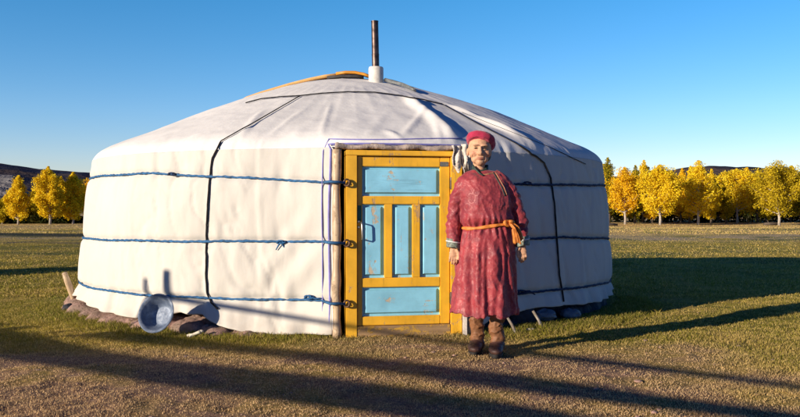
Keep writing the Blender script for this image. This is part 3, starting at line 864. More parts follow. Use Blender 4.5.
# chimney
Yc = 8.72; base = P(376, 82, Yc)
chim = MB().lathe([(.0, -.12), (.083, -.12), (.083, .150), (.078, .165), (.060, .168), (.06, .12)], 40, Matrix.Translation(base)).build('chimney_collar', M_collar, yurt, auto=35)
ztop = P(375, 21, Yc).z - base.z
MB().lathe([(.040, .02), (.041, .30), (.043, .302), (.043, .31), (.040, .312), (.0395, ztop - .01), (.042, ztop - .008), (.042, ztop), (.036, ztop), (.035, ztop - .3)], 32,
           Matrix.Translation(base) @ Matrix.Rotation(R_(-1.2), 4, 'Y')).build('stove_pipe', M_pipe, yurt, auto=35)

# ---- door assembly (local: u right, d outward (towards camera), w up)
YAW = R_(10.0)
Md = Matrix.Translation((.035, 6.30, 0)) @ Matrix.Rotation(YAW, 4, 'Z')
def D(lo, hi): return (lo[0], -hi[1], lo[2]), (hi[0], -lo[1], hi[2])   # (u,d,w) -> local (x,y,z)
def dbox(mb, u0, u1, w0, w1, d0, d1, bev=.004):
    lo, hi = D((u0, d0, w0), (u1, d1, w1)); return mb.box(lo, hi, Md, bev)
def dp(u, w, d): return Md @ Vector((u, -d, w))
m = MB()
dbox(m, -.475, -.386, .0, 1.452, -.10, .028); dbox(m, .382, .475, .0, 1.452, -.10, .028)
dbox(m, -.475, .475, 1.4535, 1.495, -.10, .032)
frame = m.build('door_frame', M_yellow, yurt, auto=40)
m = MB(); dbox(m, -.384, .380, .0, .088, -.08, .024); m.build('threshold', M_yellow_w, yurt, auto=40)
m = MB(); dbox(m, -.385, .381, .05, 1.45, -.16, -.065, .002); m.build('door_backing', M_feltin, yurt)
leaf_o = empty('door', (0, 0, 0)); leaf_o.parent = yurt
# careful: parent_origin handles the offset of the tent's empty
m = MB()
f0, f1 = -.045, .004
dbox(m, -.381, -.343, .093, 1.447, f0, f1); dbox(m, .295, .376, .093, 1.447, f0, f1)
for w0, w1 in ((1.368, 1.447), (1.065, 1.130), (.398, .472), (.093, .163)): dbox(m, -.3425, .2945, w0, w1, f0, f1 - .001)
dbox(m, -.163, -.098, .4725, 1.0645, f0, f1 - .002); dbox(m, .065, .130, .4725, 1.0645, f0, f1 - .002)
m.build('leaf_frame', M_yellow, leaf_o, auto=40)
def panel(u0, u1, w0, w1, mat):
    """flat recess with a raised bevelled field and a small moulding"""
    rings = []
    for ins, d in ((-.004, -.050), (-.004, -.024), (.018, -.024), (.0185, -.026), (.030, -.004), (.034, -.003)):
        rings.append([dp(u0 + ins, w0 + ins, d), dp(u1 - ins, w0 + ins, d), dp(u1 - ins, w1 - ins, d), dp(u0 + ins, w1 - ins, d)])
    m = MB(); m.loft(rings); return m.build('panel', mat, leaf_o, False)
panel(-.343, .295, 1.130, 1.368, M_blue)
panel(-.343, -.163, .472, 1.065, M_blue_v); panel(-.098, .065, .472, 1.065, M_blue_v); panel(.130, .295, .472, 1.065, M_blue_v)
panel(-.343, .295, .163, .398, M_blue)
# lock plate, handle, bolts
m = MB(); dbox(m, -.384, -.350, .93, 1.055, .003, .010, .002); m.build('lock_plate', M_green, leaf_o, auto=40)
m = MB(); m.tube([dp(-.352, .915, .004), dp(-.352, .915, .04), dp(-.350, .90, .045), dp(-.347, .80, .045), dp(-.348, .785, .04), dp(-.348, .785, .0)], .006, 8)
m.build('handle', M_handle, leaf_o)
for w_ in (.925, .88):
    m = MB(); m.ell(dp(-.374, w_, .012), (.011, .011, .011)); m.build('door_bolt', M_handle, leaf_o)
for w_ in (1.235, .30):
    m = MB(); dbox(m, .374, .392, w_ - .045, w_ + .045, .004, .020, .004); m.tube([dp(.383, w_ - .05, .018), dp(.383, w_ + .05, .018)], .008, 8)
    m.build('hinge', M_pipe, leaf_o, auto=40)
m = MB(); dbox(m, .295, .365, 1.372, 1.41, .004, .009, .002); pl = m.build('small_plate', M_plate, leaf_o, auto=40)

# wooden side post with wavy edge, lintel felt, tape borders
for sgn, nm in ((-1, 0), (1, 1)):
    m = MB(); pts = []; rad = []
    for i in range(31):
        w_ = 1.50 * i / 30
        u = (-.548 if sgn < 0 else .520) +   .003 * math.sin(w_ * 9 + 1) + .001 * math.sin(w_ * 29)
        pts.append(dp(u, w_, .006)); rad.append(.034 + .004 * math.sin(w_ * 13 + 2.4) + .002 * math.sin(w_ * 31))
    m.tube(pts, rad, 12, jitter=.04); m.build('side_post', M_wood, yurt)
# tie rings at the ends of the girth ropes
for tab, py in ((b1, 183), (b2, 239), (b3, 298)):
    z = float(band_z(tab, 0)) - .01
    c = dp(-.470, z, .038); m = MB()
    m.tube([c + Vector((.022 * math.cos(a), -.01 + .004 * math.sin(2 * a), .026 * math.sin(a))) for a in np.linspace(0, 2 * math.pi, 17)], .008, 8, caps=False)
    m.build('tie_ring', M_iron, yurt)
    m = MB(); m.tube([wall_pt(-.9, z + .008, .012), dp(-.60, z + .006, .075), dp(-.55, z + .004, .060), dp(-.485, z, .045)], .0115, 8, jitter=.2)
    m.build('rope_end', M_band, yurt)
m = MB(); pts = []; rad = []
for i in range(60):
    u = -.56 + 1.03 * i / 59
    pts.append(dp(u, 1.522 + .006 * math.sin(u * 19) - .004 * u, .012 + .006 * math.sin(u * 31))); rad.append(.020 + .003 * math.sin(u * 23 + 1) + .003 * random.random())
m.tube(pts, rad, 12, jitter=.25); m.build('lintel_felt', M_felt, yurt)
m = MB(); pts = [wall_pt(.1 + .1 * math.sin(z * 5), z, .015) for z in np.linspace(.03, 1.515, 40)]
pts += [Vector(wall_pt(t, 1.555, .016)) + Vector((0, 0, 0)) for t in np.linspace(-.2, 22.0, 30)]
m.tube(pts, .0105, 8, flat=.8); m.build('violet_tape', M_violet, yurt)
m = MB(); pts = [wall_pt(-1.0 + .1 * math.sin(z * 4), z, .012) for z in np.linspace(.03, 1.50, 40)]
pts += [cast(x_p, y_p, .004, T_ALL, lambda u, v: on_roof(u, v, .01)) for x_p, y_p in zip(np.linspace(329, 462, 30), 139.2 + .6 * np.sin(np.linspace(0, 5, 30)))]
m.tube(pts, .006, 8, flat=.8); m.build('violet_tape', M_violet, yurt)
m = MB(); pts = [wall_pt(.6 + .1 * math.sin(z * 5), z, .015) for z in np.linspace(.03, 1.50, 40)]
pts += [Vector(wall_pt(t, 1.535, .018)) for t in np.linspace(.3, 22.0, 30)]
m.tube(pts, .009, 8, flat=.8); m.build('white_tape', M_whitetape, yurt)

# hanging rags at the right corner of the door
def rag(u0, u1, w1, w0, d, seed, mat):
    r = random.Random(seed); vs = []; fs = []; nu, nw = 14, 22
    for j in range(nw):
        for i in range(nu):
            s = i / (nu - 1); t = j / (nw - 1)
            wz = w1 - (w1 - w0) * t * (1 - .35 * abs(math.sin(s * 5 + seed)))
            u = u0 + (u1 - u0) * s + .018 * math.sin(t * 5 + s * 3 + seed) * t - .03 * t * (s - .5)
            dd = d + .022 * math.sin(s * 11 + seed + 1.5 * t) + .012 * math.sin(t * 9 + s * 5) + .01 * r.random()
            vs.append(dp(u, wz, dd))
    for j in range(nw - 1):
        for i in range(nu - 1):
            a = j * nu + i; fs.append((a, a + 1, a + nu + 1, a + nu))
    m = MB(); m.add(vs, fs); o = m.build('felt_rag', mat, yurt)
    s_ = o.modifiers.new('t', 'SOLIDIFY'); s_.thickness = .008
rag(.37, .47, 1.535, 1.30, .085, 1, M_rag); rag(.45, .53, 1.545, 1.30, .100, 4, M_rag)

# ---------------------------------------------------------------- mud berm and rubble
def berm(name, th0, th1, rin, rout, hfun, mat, seed, n1=500, n2=26):
    a = np.linspace(th0, th1, n1); s = np.linspace(0, 1, n2); A, Sg = np.meshgrid(a, s)
    lump = fbm(A * .42, Sg * 1.5, seed, 4); lump2 = fbm(A * 1.6, Sg * 5, seed + 5, 3); scal = np.abs(np.sin(A * .55 + 3 * vnoise(A * .12, A * 0, seed + 2)))
    ro = rout - .03 + .09 * (lump - .5) + (.12 if th0 < 0 else .03) * (scal ** .6 - .45)
    r = rin + (ro - rin) * Sg; h = hfun(A) * (.7 + .6 * lump)
    z = h * (1 - Sg ** 6) + .028 * (lump2 - .5) * (1 - Sg) ** .3 - .02 * Sg - .02 - .03 * (1 - scal) * (Sg > .3)
    e = smooth((A - th0) / 3) * smooth((th1 - A) / 3); z = z * e - .04 * (1 - e)
    vs = np.stack([CX + r * np.sin(np.radians(A)), CY - r * np.cos(np.radians(A)), z], -1).reshape(-1, 3)
    I = np.arange(n1 * n2).reshape(n2, n1); f = np.stack([I[:-1, :-1], I[1:, :-1], I[1:, 1:], I[:-1, 1:]], -1).reshape(-1, 4)
    return link_mesh(name, vs, f, mat)
o = berm('mud_berm', -125, -7, 2.86, 3.20, lambda a: np.interp(a, [-125, -60, -35, -25, -12, -7], [.13, .12, .10, .13, .06, .03]), M_mud, 301)
tag(o, 'lumpy pinkish mud bank packed along the left foot of the tent', 'mud bank')
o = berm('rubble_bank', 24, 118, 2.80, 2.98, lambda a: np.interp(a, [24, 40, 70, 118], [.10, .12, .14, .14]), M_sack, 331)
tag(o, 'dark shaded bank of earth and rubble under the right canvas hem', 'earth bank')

def stone(name, c, r, mat, label, cat, seed):
    m = MB(); m.ell((0, 0, 0), (1, 1, 1), None, 20, 14)
    q = []
    for v_ in m.v:
        v_ = Vector(v_); n_ = mnoise.noise(v_ * 1.3 + Vector((seed, 0, 0))) * .35 + mnoise.noise(v_ * 3.1 + Vector((0, seed, 0))) * .12
        v_ = v_ * (1 + n_); q.append((c[0] + v_.x * r[0], c[1] + v_.y * r[1], c[2] + v_.z * r[2]))
    m.v = q; o = m.build(name, mat); tag(o, label, cat); return o
def gp(px, py, up=0.0):
    Y = 6.5
    for _ in range(12):
        z = float(gheight(np.array([(px - 400) / FPX * Y]), np.array([Y]))[0]); Y = FPX * (CAMZ - z) / (py - 208.5)
    return Vector(((px - 400) / FPX * Y, Y, z + up))
c = gp(68, 311, .03); stone('stone', c, (.055, .05, .045), M_sack, 'dark stone at the far left foot of the tent below the wooden peg', 'stone', 3)
for i, (px, py, r, lab) in enumerate(((248, 333, .030, 'small pink stone at the foot of the canvas, left of centre between rope and door'), (262, 336, .024, 'tiny pale stone just right of the small pink stone by the hem'),
                                      (222, 326, .035, 'pinkish mud clod under the end of the black rope'), (284, 336, .022, 'tiny grey stone at the hem nearest the door'))):
    c = gp(px, py, r * .45); stone('stone', c, (r * 1.2, r, r * .75), M_mud if i != 3 else M_bone, lab, 'stone', 11 + i)
pv = []; pf = []; rp_ = np.random.default_rng(9)
mbp = MB()
for k_ in range(170):
    y_p = 3.8 + 6 * rp_.random() ** 1.5; x_p = (rp_.random() * 2 - 1) * (y_p * .54)
    if math.hypot(x_p - CX, y_p - CY) < 3.3: continue
    z_p = float(gheight(np.array([x_p]), np.array([y_p]))[0]); r_p = .004 + .010 * rp_.random() ** 3
    mbp.ell((x_p, y_p, z_p + r_p * .3), (r_p * (1 + rp_.random()), r_p * (1 + .5 * rp_.random()), r_p * .7), Matrix.Rotation(rp_.random() * 3, 3, 'Z'), 7, 5)
tag(mbp.build('pebbles', M_mud), 'small scattered pebbles and clods on the worn ground', 'pebbles', kind='stuff')
# bone-like scrap on the grass
c = gp(194, 338, .012)
m = MB(); m.tube([c + Vector((-.035, 0, 0)), c + Vector((-.01, .0, .012)), c + Vector((.03, .01, .03)), c + Vector((.05, .01, .034))], [.022, .014, .012, .018], 10, jitter=.2)
m.ell(c + Vector((-.04, 0, .004)), (.024, .018, .016)); m.ell(c + Vector((.055, .012, .04)), (.018, .014, .012))
tag(m.build('bone', M_bone), 'pale weathered bone lying on the grass right of the basin', 'bone')
c = gp(529, 331, .01); m = MB(); m.ell(c, (.03, .02, .014)); m.ell(c + Vector((.03, .01, .004)), (.018, .014, .01))
tag(m.build('litter_scrap', M_bone), 'small white scrap on the grass at the person\'s right side of the photo', 'litter')

# peg leaning on the left foot of the tent
a = gp(72, 303, -.02); a = Vector((a.x, a.y, -.03)); Yp = 8.1
pa, pb = P(73, 296, Yp), P(64.5, 273, Yp - .1)
m = MB(); m.tube([pa + (pa - pb) * .6, pa, pb.lerp(pa, .4), pb], [.030, .030, .032, .027], 9, jitter=.12)
tag(m.build('wooden_peg', M_wood), 'leaning wooden peg driven in at the far left edge of the tent', 'peg')

# ---------------------------------------------------------------- metal basin
Yb = 6.27
bc = P(156.5, 313.5, Yb); 
axis_dir = (Vector((-.27, -.9, .33))).normalized()
yv = axis_dir
rotm = yv.to_track_quat('Z', 'Y').to_matrix().to_4x4()
Mb_ = Matrix.Translation(bc - yv * .055) @ rotm @ Matrix.Scale(.97, 4)
prof_b = [(.001, -.045), (.07, -.045), (.085, -.042), (.105, -.02), (.135, .045), (.148, .068), (.160, .072), (.166, .068), (.166, .064), (.158, .062), (.150, .060), (.138, .038), (.109, -.026), (.088, -.050), (.07, -.052), (.001, -.052)]
tb_ = NT('enamelled_metal'); v = tb_.coord()
f = tb_.noise(14, 6, .7, v); f2 = tb_.noise(45, 5, .7, v)
tb_.color(tb_.ramp(f, [(.3, (.07, .095, .15)), (.52, (.15, .195, .28)), (.72, (.36, .40, .46))])).rough(tb_.ramp(f2, [(.3, .42), (.7, .7)]))
tb_.b.inputs['Metallic'].default_value = .15; tb_.bump(f2, .3, .004)
m = MB(); m.lathe(prof_b, 64, Mb_)
basin = m.build('washbasin', tb_.m, auto=50)
tag(basin, 'dented grey-blue metal washbasin leaning against the tent\'s left wall', 'basin')

# ---------------------------------------------------------------- clutter right of the door
def stick(p, q, r, label, name='wooden_stick', mat=M_grey_wood, cat='stick', box=False):
    m = MB()
    if box:
        m.box((p.x - r, p.y - r, p.z), (p.x + r, p.y + r, q.z), None, .004); o = m.build(name, mat, auto=40)
    else:
        m.tube([p, p.lerp(q, .5) + Vector((.006, 0, .004)), q], [r, r * .95, r * .85], 9, jitter=.12); o = m.build(name, mat)
    tag(o, label, cat); return o
g = gp(465, 336); stick(Vector((g.x, g.y, -.03)), Vector((g.x, g.y, .17)), .019, 'short pale square stake between the door frame and the person\'s boots', 'short_stake', M_rag, 'stake', True)
stick(gp(517, 334, -.02), P(506, 315, 6.55), .013, 'grey stick leaning on the canvas, directly beside the boots', 'leaning_stick')
stick(gp(543, 328, -.02), P(533, 311, 6.75), .014, 'grey stick leaning on the canvas right of the first one', 'leaning_stick')
def bundle(c, r, mat, label, seed, name, cat):
    m = MB(); m.ell((0, 0, 0), (1, 1, 1), None, 40, 28); q = []
    for v_ in m.v:
        v_ = Vector(v_); n_ = (1 - abs(mnoise.noise(v_ * 1.6 + Vector((seed, 0, 0))))) * .35 + mnoise.noise(v_ * 5 + Vector((0, seed, 0))) * .10 - .2
        v_ = v_ * (1 + n_); q.append((c[0] + v_.x * r[0], c[1] + v_.y * r[1], max(-.02, c[2] + v_.z * r[2])))
    m.v = q; o = m.build(name, mat); tag(o, label, cat); return o
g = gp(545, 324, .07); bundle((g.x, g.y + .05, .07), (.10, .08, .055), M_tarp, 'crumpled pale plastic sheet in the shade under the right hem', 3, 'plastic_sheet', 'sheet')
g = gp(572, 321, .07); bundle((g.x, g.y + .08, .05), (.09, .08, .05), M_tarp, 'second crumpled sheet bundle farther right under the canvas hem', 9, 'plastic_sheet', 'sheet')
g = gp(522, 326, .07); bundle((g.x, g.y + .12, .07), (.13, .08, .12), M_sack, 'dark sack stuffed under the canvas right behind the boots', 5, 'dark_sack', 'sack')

# ---------------------------------------------------------------- the person
from mathutils.bvhtree import BVHTree
Y0 = 5.52
def Q(px, py, dy=0.0):
    v = P(px, py, Y0); v.y += dy; return v
K = Y0 / FPX
HC = Q(479.2, 149.0)
def hp(x, y, z): return HC + Vector((x, y, z))
mb = MB()
mb.ell(hp(.004, .012, .012), (.073, .088, .088)); mb.ell(hp(0, -.028, -.028), (.062, .058, .078))
mb.ell(hp(0, -.044, -.090), (.033, .036, .032)); mb.ell(hp(0, -.01, -.070), (.050, .052, .044))
for s in (-1, 1):
    mb.ell(hp(s * .036, -.044, -.036), (.034, .034, .034)); mb.ell(hp(s * .028, -.074, .020), (.022, .011, .008))
    mb.ell(hp(s * .072, .014, -.022), (.010, .016, .028)); mb.ell(hp(s * .0125, -.088, -.040), (.009, .010, .008))
    mb.ell(hp(s * .026, -.040, -.070), (.030, .034, .034))
mb.tube([hp(0, -.080, .012), hp(0, -.086, -.012), hp(0, -.0975, -.034), hp(0, -.092, -.048)], [.0085, .010, .0135, .008], 10)
xs_ = np.linspace(-.025, .025, 11)
mb.tube([hp(x, -.083 + 12 * x * x, -.0672 + 9 * x * x) for x in xs_], [.0025 + .0035 * math.cos(x / .025 * 1.4) for x in xs_], 8)
mb.tube([hp(x, -.082 + 12 * x * x, -.0750 + 11 * x * x) for x in xs_], [.0025 + .0040 * math.cos(x / .025 * 1.4) for x in xs_], 8)
mb.tube([hp(.002, .015, -.06), hp(.002, .02, -.12), hp(.004, .03, -.20)], [.043, .041, .058], 20)
# torso, arms, legs under the clothes
mb.tube([Q(484, 172, .03), Q(484, 182, .02), Q(485, 205, .01), Q(486, 230, .01), Q(486, 255, .01)], [.04, .06, .08, .09, .09], 20)
for s, pts in ((-1, [(474, 184, .02), (463, 187, .01), (457, 198, .01), (454.3, 214, .01), (453, 244, -.035)]), (1, [(492, 184, .02), (504, 187, .01), (512.5, 198, .01), (518, 212, .01), (521.8, 242, -.035)])):
    mb.tube([Q(*p) for p in pts], [.035, .032, .032, .030, .026], 14)
mb.tube([Q(479, 250), Q(479, 285, .03), Vector((.555, 5.635, .25)), Vector((.555, 5.635, .08))], [.085, .06, .032, .030], 14)
mb.tube([Q(494, 250), Q(496, 285, .0), Vector((.688, 5.545, .25)), Vector((.688, 5.545, .08))], [.085, .06, .032, .030], 14)
# hands: s=-1 picture left, s=+1 picture right
def hand(wx, wy, s, spread):
    W = Q(wx, wy, -.035)
    c = -s                                   # towards the body
    mb.tube([W, W + Vector((0, -.002, -.022)), W + Vector((0, -.004, -.045)), W + Vector((c * .001, -.004, -.068)), W + Vector((c * .001, -.002, -.078))], [.022, .026, .030, .030, .022], 14, flat=.62) if False else None
    # palm: rounded slab
    for k, (zz, wx_, dy_) in enumerate(((-.012, .021, .0), (-.030, .026, -.003), (-.050, .030, -.005), (-.066, .030, -.005))):
        mb.ell(W + Vector((0, dy_, zz)), (wx_, .0145, .019))
    L = [.056, .066, .062, .048]
    for k in range(4):
        fx = (k - 1.5) * .0150 * spread * c * -1
        b = W + Vector((fx, -.006, -.068)); l = L[k]
        curl = .010 + .006 * k
        p1 = b + Vector((fx * .12, -.004, -l * .42)); p2 = p1 + Vector((0, curl * .6, -l * .34)); p3 = p2 + Vector((-c * .001, curl * 1.3, -l * .22))
        mb.tube([b, p1, p2, p3], [.0088, .0084, .0076, .0066], 10); mb.ell(p3, (.0066, .0066, .0066), None, 12, 8); mb.ell(p1, (.0088, .0088, .0088), None, 12, 8)
    t0 = W + Vector((c * .020, -.010, -.026)); t1 = t0 + Vector((c * .016, -.010, -.024)); t2 = t1 + Vector((c * .002, -.004, -.028)); t3 = t2 + Vector((-c * .004, 0, -.016))
    mb.tube([t0, t1, t2, t3], [.012, .0105, .009, .0075], 10); mb.ell(t3, (.0075, .0075, .0075), None, 12, 8)
hand(453.0, 245.5, -1, .95); hand(521.8, 243.5, 1, .9)
bv, bn, bf = remeshed(mb, .0036, 2)
rel = bv - np.array(HC)
def gs(c, r):
    d = (rel - np.array(c)) / np.array(r); return np.exp(-(d ** 2).sum(1))
disp = np.zeros(len(bv))
for s in (-1, 1):
    disp -= .0075 * gs((s * .030, -.082, .003), (.016, .03, .009))
    disp -= .0035 * gs((s * .032, -.075, -.016), (.018, .03, .004))
    disp += .0030 * gs((s * .031, -.080, -.010), (.016, .03, .004))
    # nasolabial fold
    for t in np.linspace(0, 1, 7): disp -= .0017 * gs((s * (.018 + .016 * t), -.088 + .01 * t, -.042 - .022 * t), (.0035, .02, .006))
    disp -= .0025 * gs((s * .046, -.055, -.066), (.010, .03, .014))
for x in np.linspace(-.024, .024, 9): disp -= .0022 * gs((x, -.09, -.0710 + 10 * x * x), (.005, .03, .0020))
for z_ in (.026, .034, .042): disp -= .0016 * gs((0, -.085, z_), (.036, .04, .002))
hd = (rel[:, 2] > -.13) & (np.abs(rel[:, 0]) < .12)
for s in (-1, 1):
    for q_ in range(3):      # crow's feet and cheek creases
        for t in np.linspace(0, 1, 6): disp -= .0016 * gs((s * (.048 + .012 * t), -.060 + .012 * t, .004 - .008 * q_ + (1 - q_) * .010 * t), (.004, .02, .0022))
        for t in np.linspace(0, 1, 6): disp -= .0014 * gs((s * (.038 + .010 * math.sin(t * 3 + q_)), -.060, -.040 - .012 * q_ - .020 * t), (.003, .02, .004))
disp = disp * hd + (hd * .0016) * (fbm(rel[:, 0] * 90, rel[:, 2] * 90 + rel[:, 1] * 40, 5, 3) - .5)
bv = bv + bn * disp[:, None]
skin = np.tile(np.array((.60, .335, .20)), (len(bv), 1))
def tint(c, g): 
    global skin
    g = np.clip(g, 0, 1)[:, None]; skin = skin * (1 - g) + np.array(c) * g
tint((.40, .16, .11), 1.0 * gs((0, -.09, -.067), (.022, .03, .006)) * hd); tint((.42, .13, .09), 1.1 * gs((0, -.09, -.0755), (.018, .03, .006)) * hd)
for x in np.linspace(-.024, .024, 9): tint((.22, .08, .06), .7 * gs((x, -.09, -.0710 + 10 * x * x), (.0045, .03, .0018)) * hd)
for s in (-1, 1):
    tint((.54, .20, .13), .6 * gs((s * .042, -.07, -.038), (.020, .03, .018)) * hd)
    tint((.30, .19, .13), .5 * gs((s * .030, -.085, .021), (.018, .03, .004)) * hd)
    tint((.25, .13, .09), .6 * gs((s * .030, -.085, .002), (.016, .03, .006)) * hd)
ts = NT('skin'); at_ = ts.n('ShaderNodeAttribute', attribute_name='Col')
sc_ = ts.mix(at_.outputs['Color'], ts.ramp(ts.noise(55, 5, .65, ts.coord()), [(.3, .80), (.7, 1.12)]), 1.0, 'MULTIPLY')
ts.color(sc_).rough(.62); ts.b.inputs['Specular IOR Level'].default_value = .3; ts.b.inputs['Subsurface Weight'].default_value = .12; ts.b.inputs['Subsurface Radius'].default_value = (.012, .005, .003)
ts.b.inputs['Subsurface Scale'].default_value = .5
ts.bump(ts.noise(160, 4, .6, ts.coord()), .35, .002)
wd_ = (np.abs(bv[:, 0] - HC.x) < .11) * smooth((bv[:, 2] - HC.z + .135) / .05)
bv[:, 0] = HC.x + (bv[:, 0] - HC.x) * (1 + .10 * wd_)
person = link_mesh('person', bv, bf, ts.m, None, True, skin)
tag(person, 'elderly person in a red patterned robe, magenta beret and brown boots by the door', 'person')
M_eye = simple('dark_eye', (.012, .008, .007), .15, .2, 50, bump=0)
for s in (-1, 1):
    m = MB(); m.ell(hp(s * .0325, -.0745, .0015), (.0130, .010, .0036), Matrix.Rotation(s * .14, 3, 'Y')); m.build('eye', M_eye, person)
# hair under the beret
M_hair = simple('grey_hair', (.09, .08, .075), .6, .5, 90, bump=.6)
mb = MB(); mb.ell(hp(.006, .032, .006), (.079, .082, .082)); mb.ell(hp(.03, .06, -.045), (.055, .045, .05))
hv, hn, hf = remeshed(mb, .006, 2); hv = hv + hn * ((fbm(hv[:, 0] * 60, hv[:, 2] * 14, 4, 3) - .5) * .008)[:, None]
hv[:, 0] = HC.x + (hv[:, 0] - HC.x) * 1.08
link_mesh('hair', hv, hf, M_hair, person)
# beret
thh = NT('magenta_wool'); v = thh.coord(); f = thh.noise(120, 4, .7, v)
thh.color(thh.ramp(thh.noise(16, 4, .6, v), [(.3, (.30, .008, .040)), (.7, (.46, .016, .070))])).rough(.9).bump(f, .5, .003)
thh.b.inputs['Sheen Weight'].default_value = .3
mb = MB(); Rb = Matrix.Rotation(R_(-24), 3, 'X') @ Matrix.Rotation(R_(11), 3, 'Y')
mb.ell(hp(.014, .022, .066), (.103, .106, .050), Rb, 40, 24)
mb.ell(hp(.026, .055, .046), (.096, .085, .064), Rb, 40, 24)
mb.tube([hp(.003, .008,   .044) + Rb @ Vector((.081 * math.cos(a), .092 * math.sin(a), 0)) for a in np.linspace(0, 2 * math.pi, 49)], .008, 10, caps=False)
hv, hn, hf = remeshed(mb, .005, 3)
q = hv - np.array(hp(.014, .022, .075)); ang = np.arctan2(q[:, 1], q[:, 0])
dd = .0035 * np.sin(ang * 13 + 3 * vnoise(ang * 2, ang * 0, 3)) * smooth((.10 - np.hypot(q[:, 0], q[:, 1])) / .05) * 0 + .010 * (fbm(q[:, 0] * 22, q[:, 1] * 22 + q[:, 2] * 18, 6, 3) - .5)
dd += .0012 * np.sin(ang * 11) * np.exp(-((q[:, 2] + .012) / .022) ** 2)
hv = hv + hn * dd[:, None]
link_mesh('beret', hv, hf, thh.m, person)

# robe
rows = [(169.5, 480, 7.5, .052, .03), (171.5, 482, 15, .068, .03), (174.5, 483, 20.5, .085, .025), (180, 483.5, 25.5, .108, .015), (190, 484, 27, .128, .005), (205, 485.5, 26.2, .140, 0),
        (217, 486.5, 25.6, .142, 0), (225, 487, 25.2, .136, 0), (232, 487, 26.5, .146, 0), (250, 486.5, 28.5, .155, 0), (275, 485.5, 30.5, .162, 0), (297, 484, 32.8, .172, .0), (314, 483.6, 34.0, .178, 0)]
mb = MB(); rings = []
for py, cx, hw, dep, oy in rows:
    c = Q(cx, py, oy); n_ = 48
    rings.append([c + Vector((math.copysign(abs(math.cos(a)) ** .88, math.cos(a)) * hw * K, math.copysign(abs(math.sin(a)) ** .9, math.sin(a)) * dep, 0)) for a in np.linspace(0, 2 * math.pi, n_, endpoint=False)])
mb.loft(rings)
AL = [(472, 175.5, .02), (463.5, 182.5, .0), (457.2, 197, .0), (454.3, 213, .01), (452.8, 229, -.012), (453, 242.5, -.03)]
AR = [(494, 174.5, .02), (503.5, 181.5, .0), (512.8, 196, .0), (518, 211, .01), (521.2, 227, -.012), (521.8, 240.5, -.03)]
def dense(pts, n_=5):
    P_ = [Q(*p) for p in pts]; out = []
    for i in range(len(P_) - 1):
        for k in range(n_): out.append(P_[i].lerp(P_[i + 1], k / n_))
    out.append(P_[-1])
    for _ in range(2): out = [out[0]] + [(out[i - 1] + out[i] * 2 + out[i + 1]) / 4 for i in range(1, len(out) - 1)] + [out[-1]]
    return out
for A in (AL, AR):
    d_ = dense(A); rr2 = np.interp(np.linspace(0, 5, len(d_)), [0, 1, 2, 3, 4, 5], [.044, .054, .057, .053, .049, .045])
    mb.tube(d_, list(rr2), 20)
rv, rn, rf = remeshed(mb, .0062, 2)
zw = Q(0, 225.5).z; cxw = Q(486, 200).x
ang = np.arctan2(rv[:, 0] - cxw, -(rv[:, 1] - Y0)); zz = rv[:, 2]
below = smooth((zw - zz) / .25)
px_ = rv[:, 0] / rv[:, 1] * FPX + 400
tors = (px_ > 460) & (px_ < 514)
dsp = below * (.0070 * np.sin(ang * 8 + 5 * vnoise(ang * 1.2, zz * 1.5, 3) + zz * 2) + .005 * np.sin(ang * 17 + 6 * vnoise(ang * 2, zz * 3, 4)))
def ridged(x, y, s): return 1 - 2 * np.abs(fbm(x, y, s, 3) - .5) * 2
r1 = ridged(rv[:, 0] * 7 + zz * 3.5 + rv[:, 1] * 4, zz * 2.6 - rv[:, 0] * 2.5, 41)
r2 = ridged(rv[:, 0] * 12 - zz * 8 + rv[:, 1] * 6, zz * 10 + rv[:, 0] * 9, 47)
dsp += .010 * (np.clip(r1, 0, 1) ** 2 - .45) + .004 * (np.clip(r2, 0, 1) ** 3 - .35)
# pleats gathering at the sash and blousing above it
near = np.exp(-((zz - zw) / .07) ** 2) * tors
dsp += near * .006 * np.sin(ang * 22 + 4 * vnoise(ang * 3, zz * 6, 8))
dsp += tors * (-.016 * np.exp(-((zz - zw - (rv[:, 0] - cxw) * .08) / .016) ** 2) + .012 * np.exp(-((zz - zw - .05) / .03) ** 2))
arm = ~tors & (zz > Q(0, 246).z)
dsp += arm * .0035 * np.sin(zz * 95 + 4 * vnoise(zz * 12, rv[:, 0] * 20 + rv[:, 1] * 12, 9) + rv[:, 1] * 25)
dsp *= smooth((Q(0, 170.5).z - zz) / .03 + .1)
rv = rv + rn * dsp[:, None]
hem = Q(0, 313.5).z
rv[:, 2] += (zz < hem + .05) * (.010 * np.sin(ang * 5 + 1) + .012 * (ang < -.9)) * smooth((hem + .06 - zz) / .05)
keepf = rf
trb = NT('red_brocade'); v = trb.coord((1, 1, 1))
vo = trb.n('ShaderNodeTexVoronoi', feature='F1'); vo.inputs['Scale'].default_value = 11
wv2 = trb.n('ShaderNodeVectorMath', operation='ADD'); nz = trb.n('ShaderNodeTexNoise'); nz.inputs['Scale'].default_value = 18; trb.l(v, nz.inputs['Vector'])
sc2 = trb.n('ShaderNodeVectorMath', operation='SCALE'); sc2.inputs['Scale'].default_value = .06; trb.l(nz.outputs['Color'], sc2.inputs[0])
trb.l(v, wv2.inputs[0]); trb.l(sc2.outputs[0], wv2.inputs[1]); trb.l(wv2.outputs[0], vo.inputs['Vector'])
curl = trb.noise(26, 2, .5, v, 2.5)
pat = trb.math('MAXIMUM', trb.ramp(vo.outputs['Distance'], [(.26, 0.0), (.30, 1.0), (.36, 1.0), (.40, 0.0)]), trb.ramp(curl, [(.56, 0.0), (.60, 1.0)]))
base = trb.ramp(trb.noise(6, 4, .6, v), [(.3, (.20, .017, .028)), (.7, (.37, .036, .046))])
c = trb.mix(base, (.50, .12, .11), trb.math('MULTIPLY', pat, .24))
dirt = trb.ramp(trb.noise(4.5, 6, .7, v, .8), [(.55, 0.0), (.72, 1.0)])
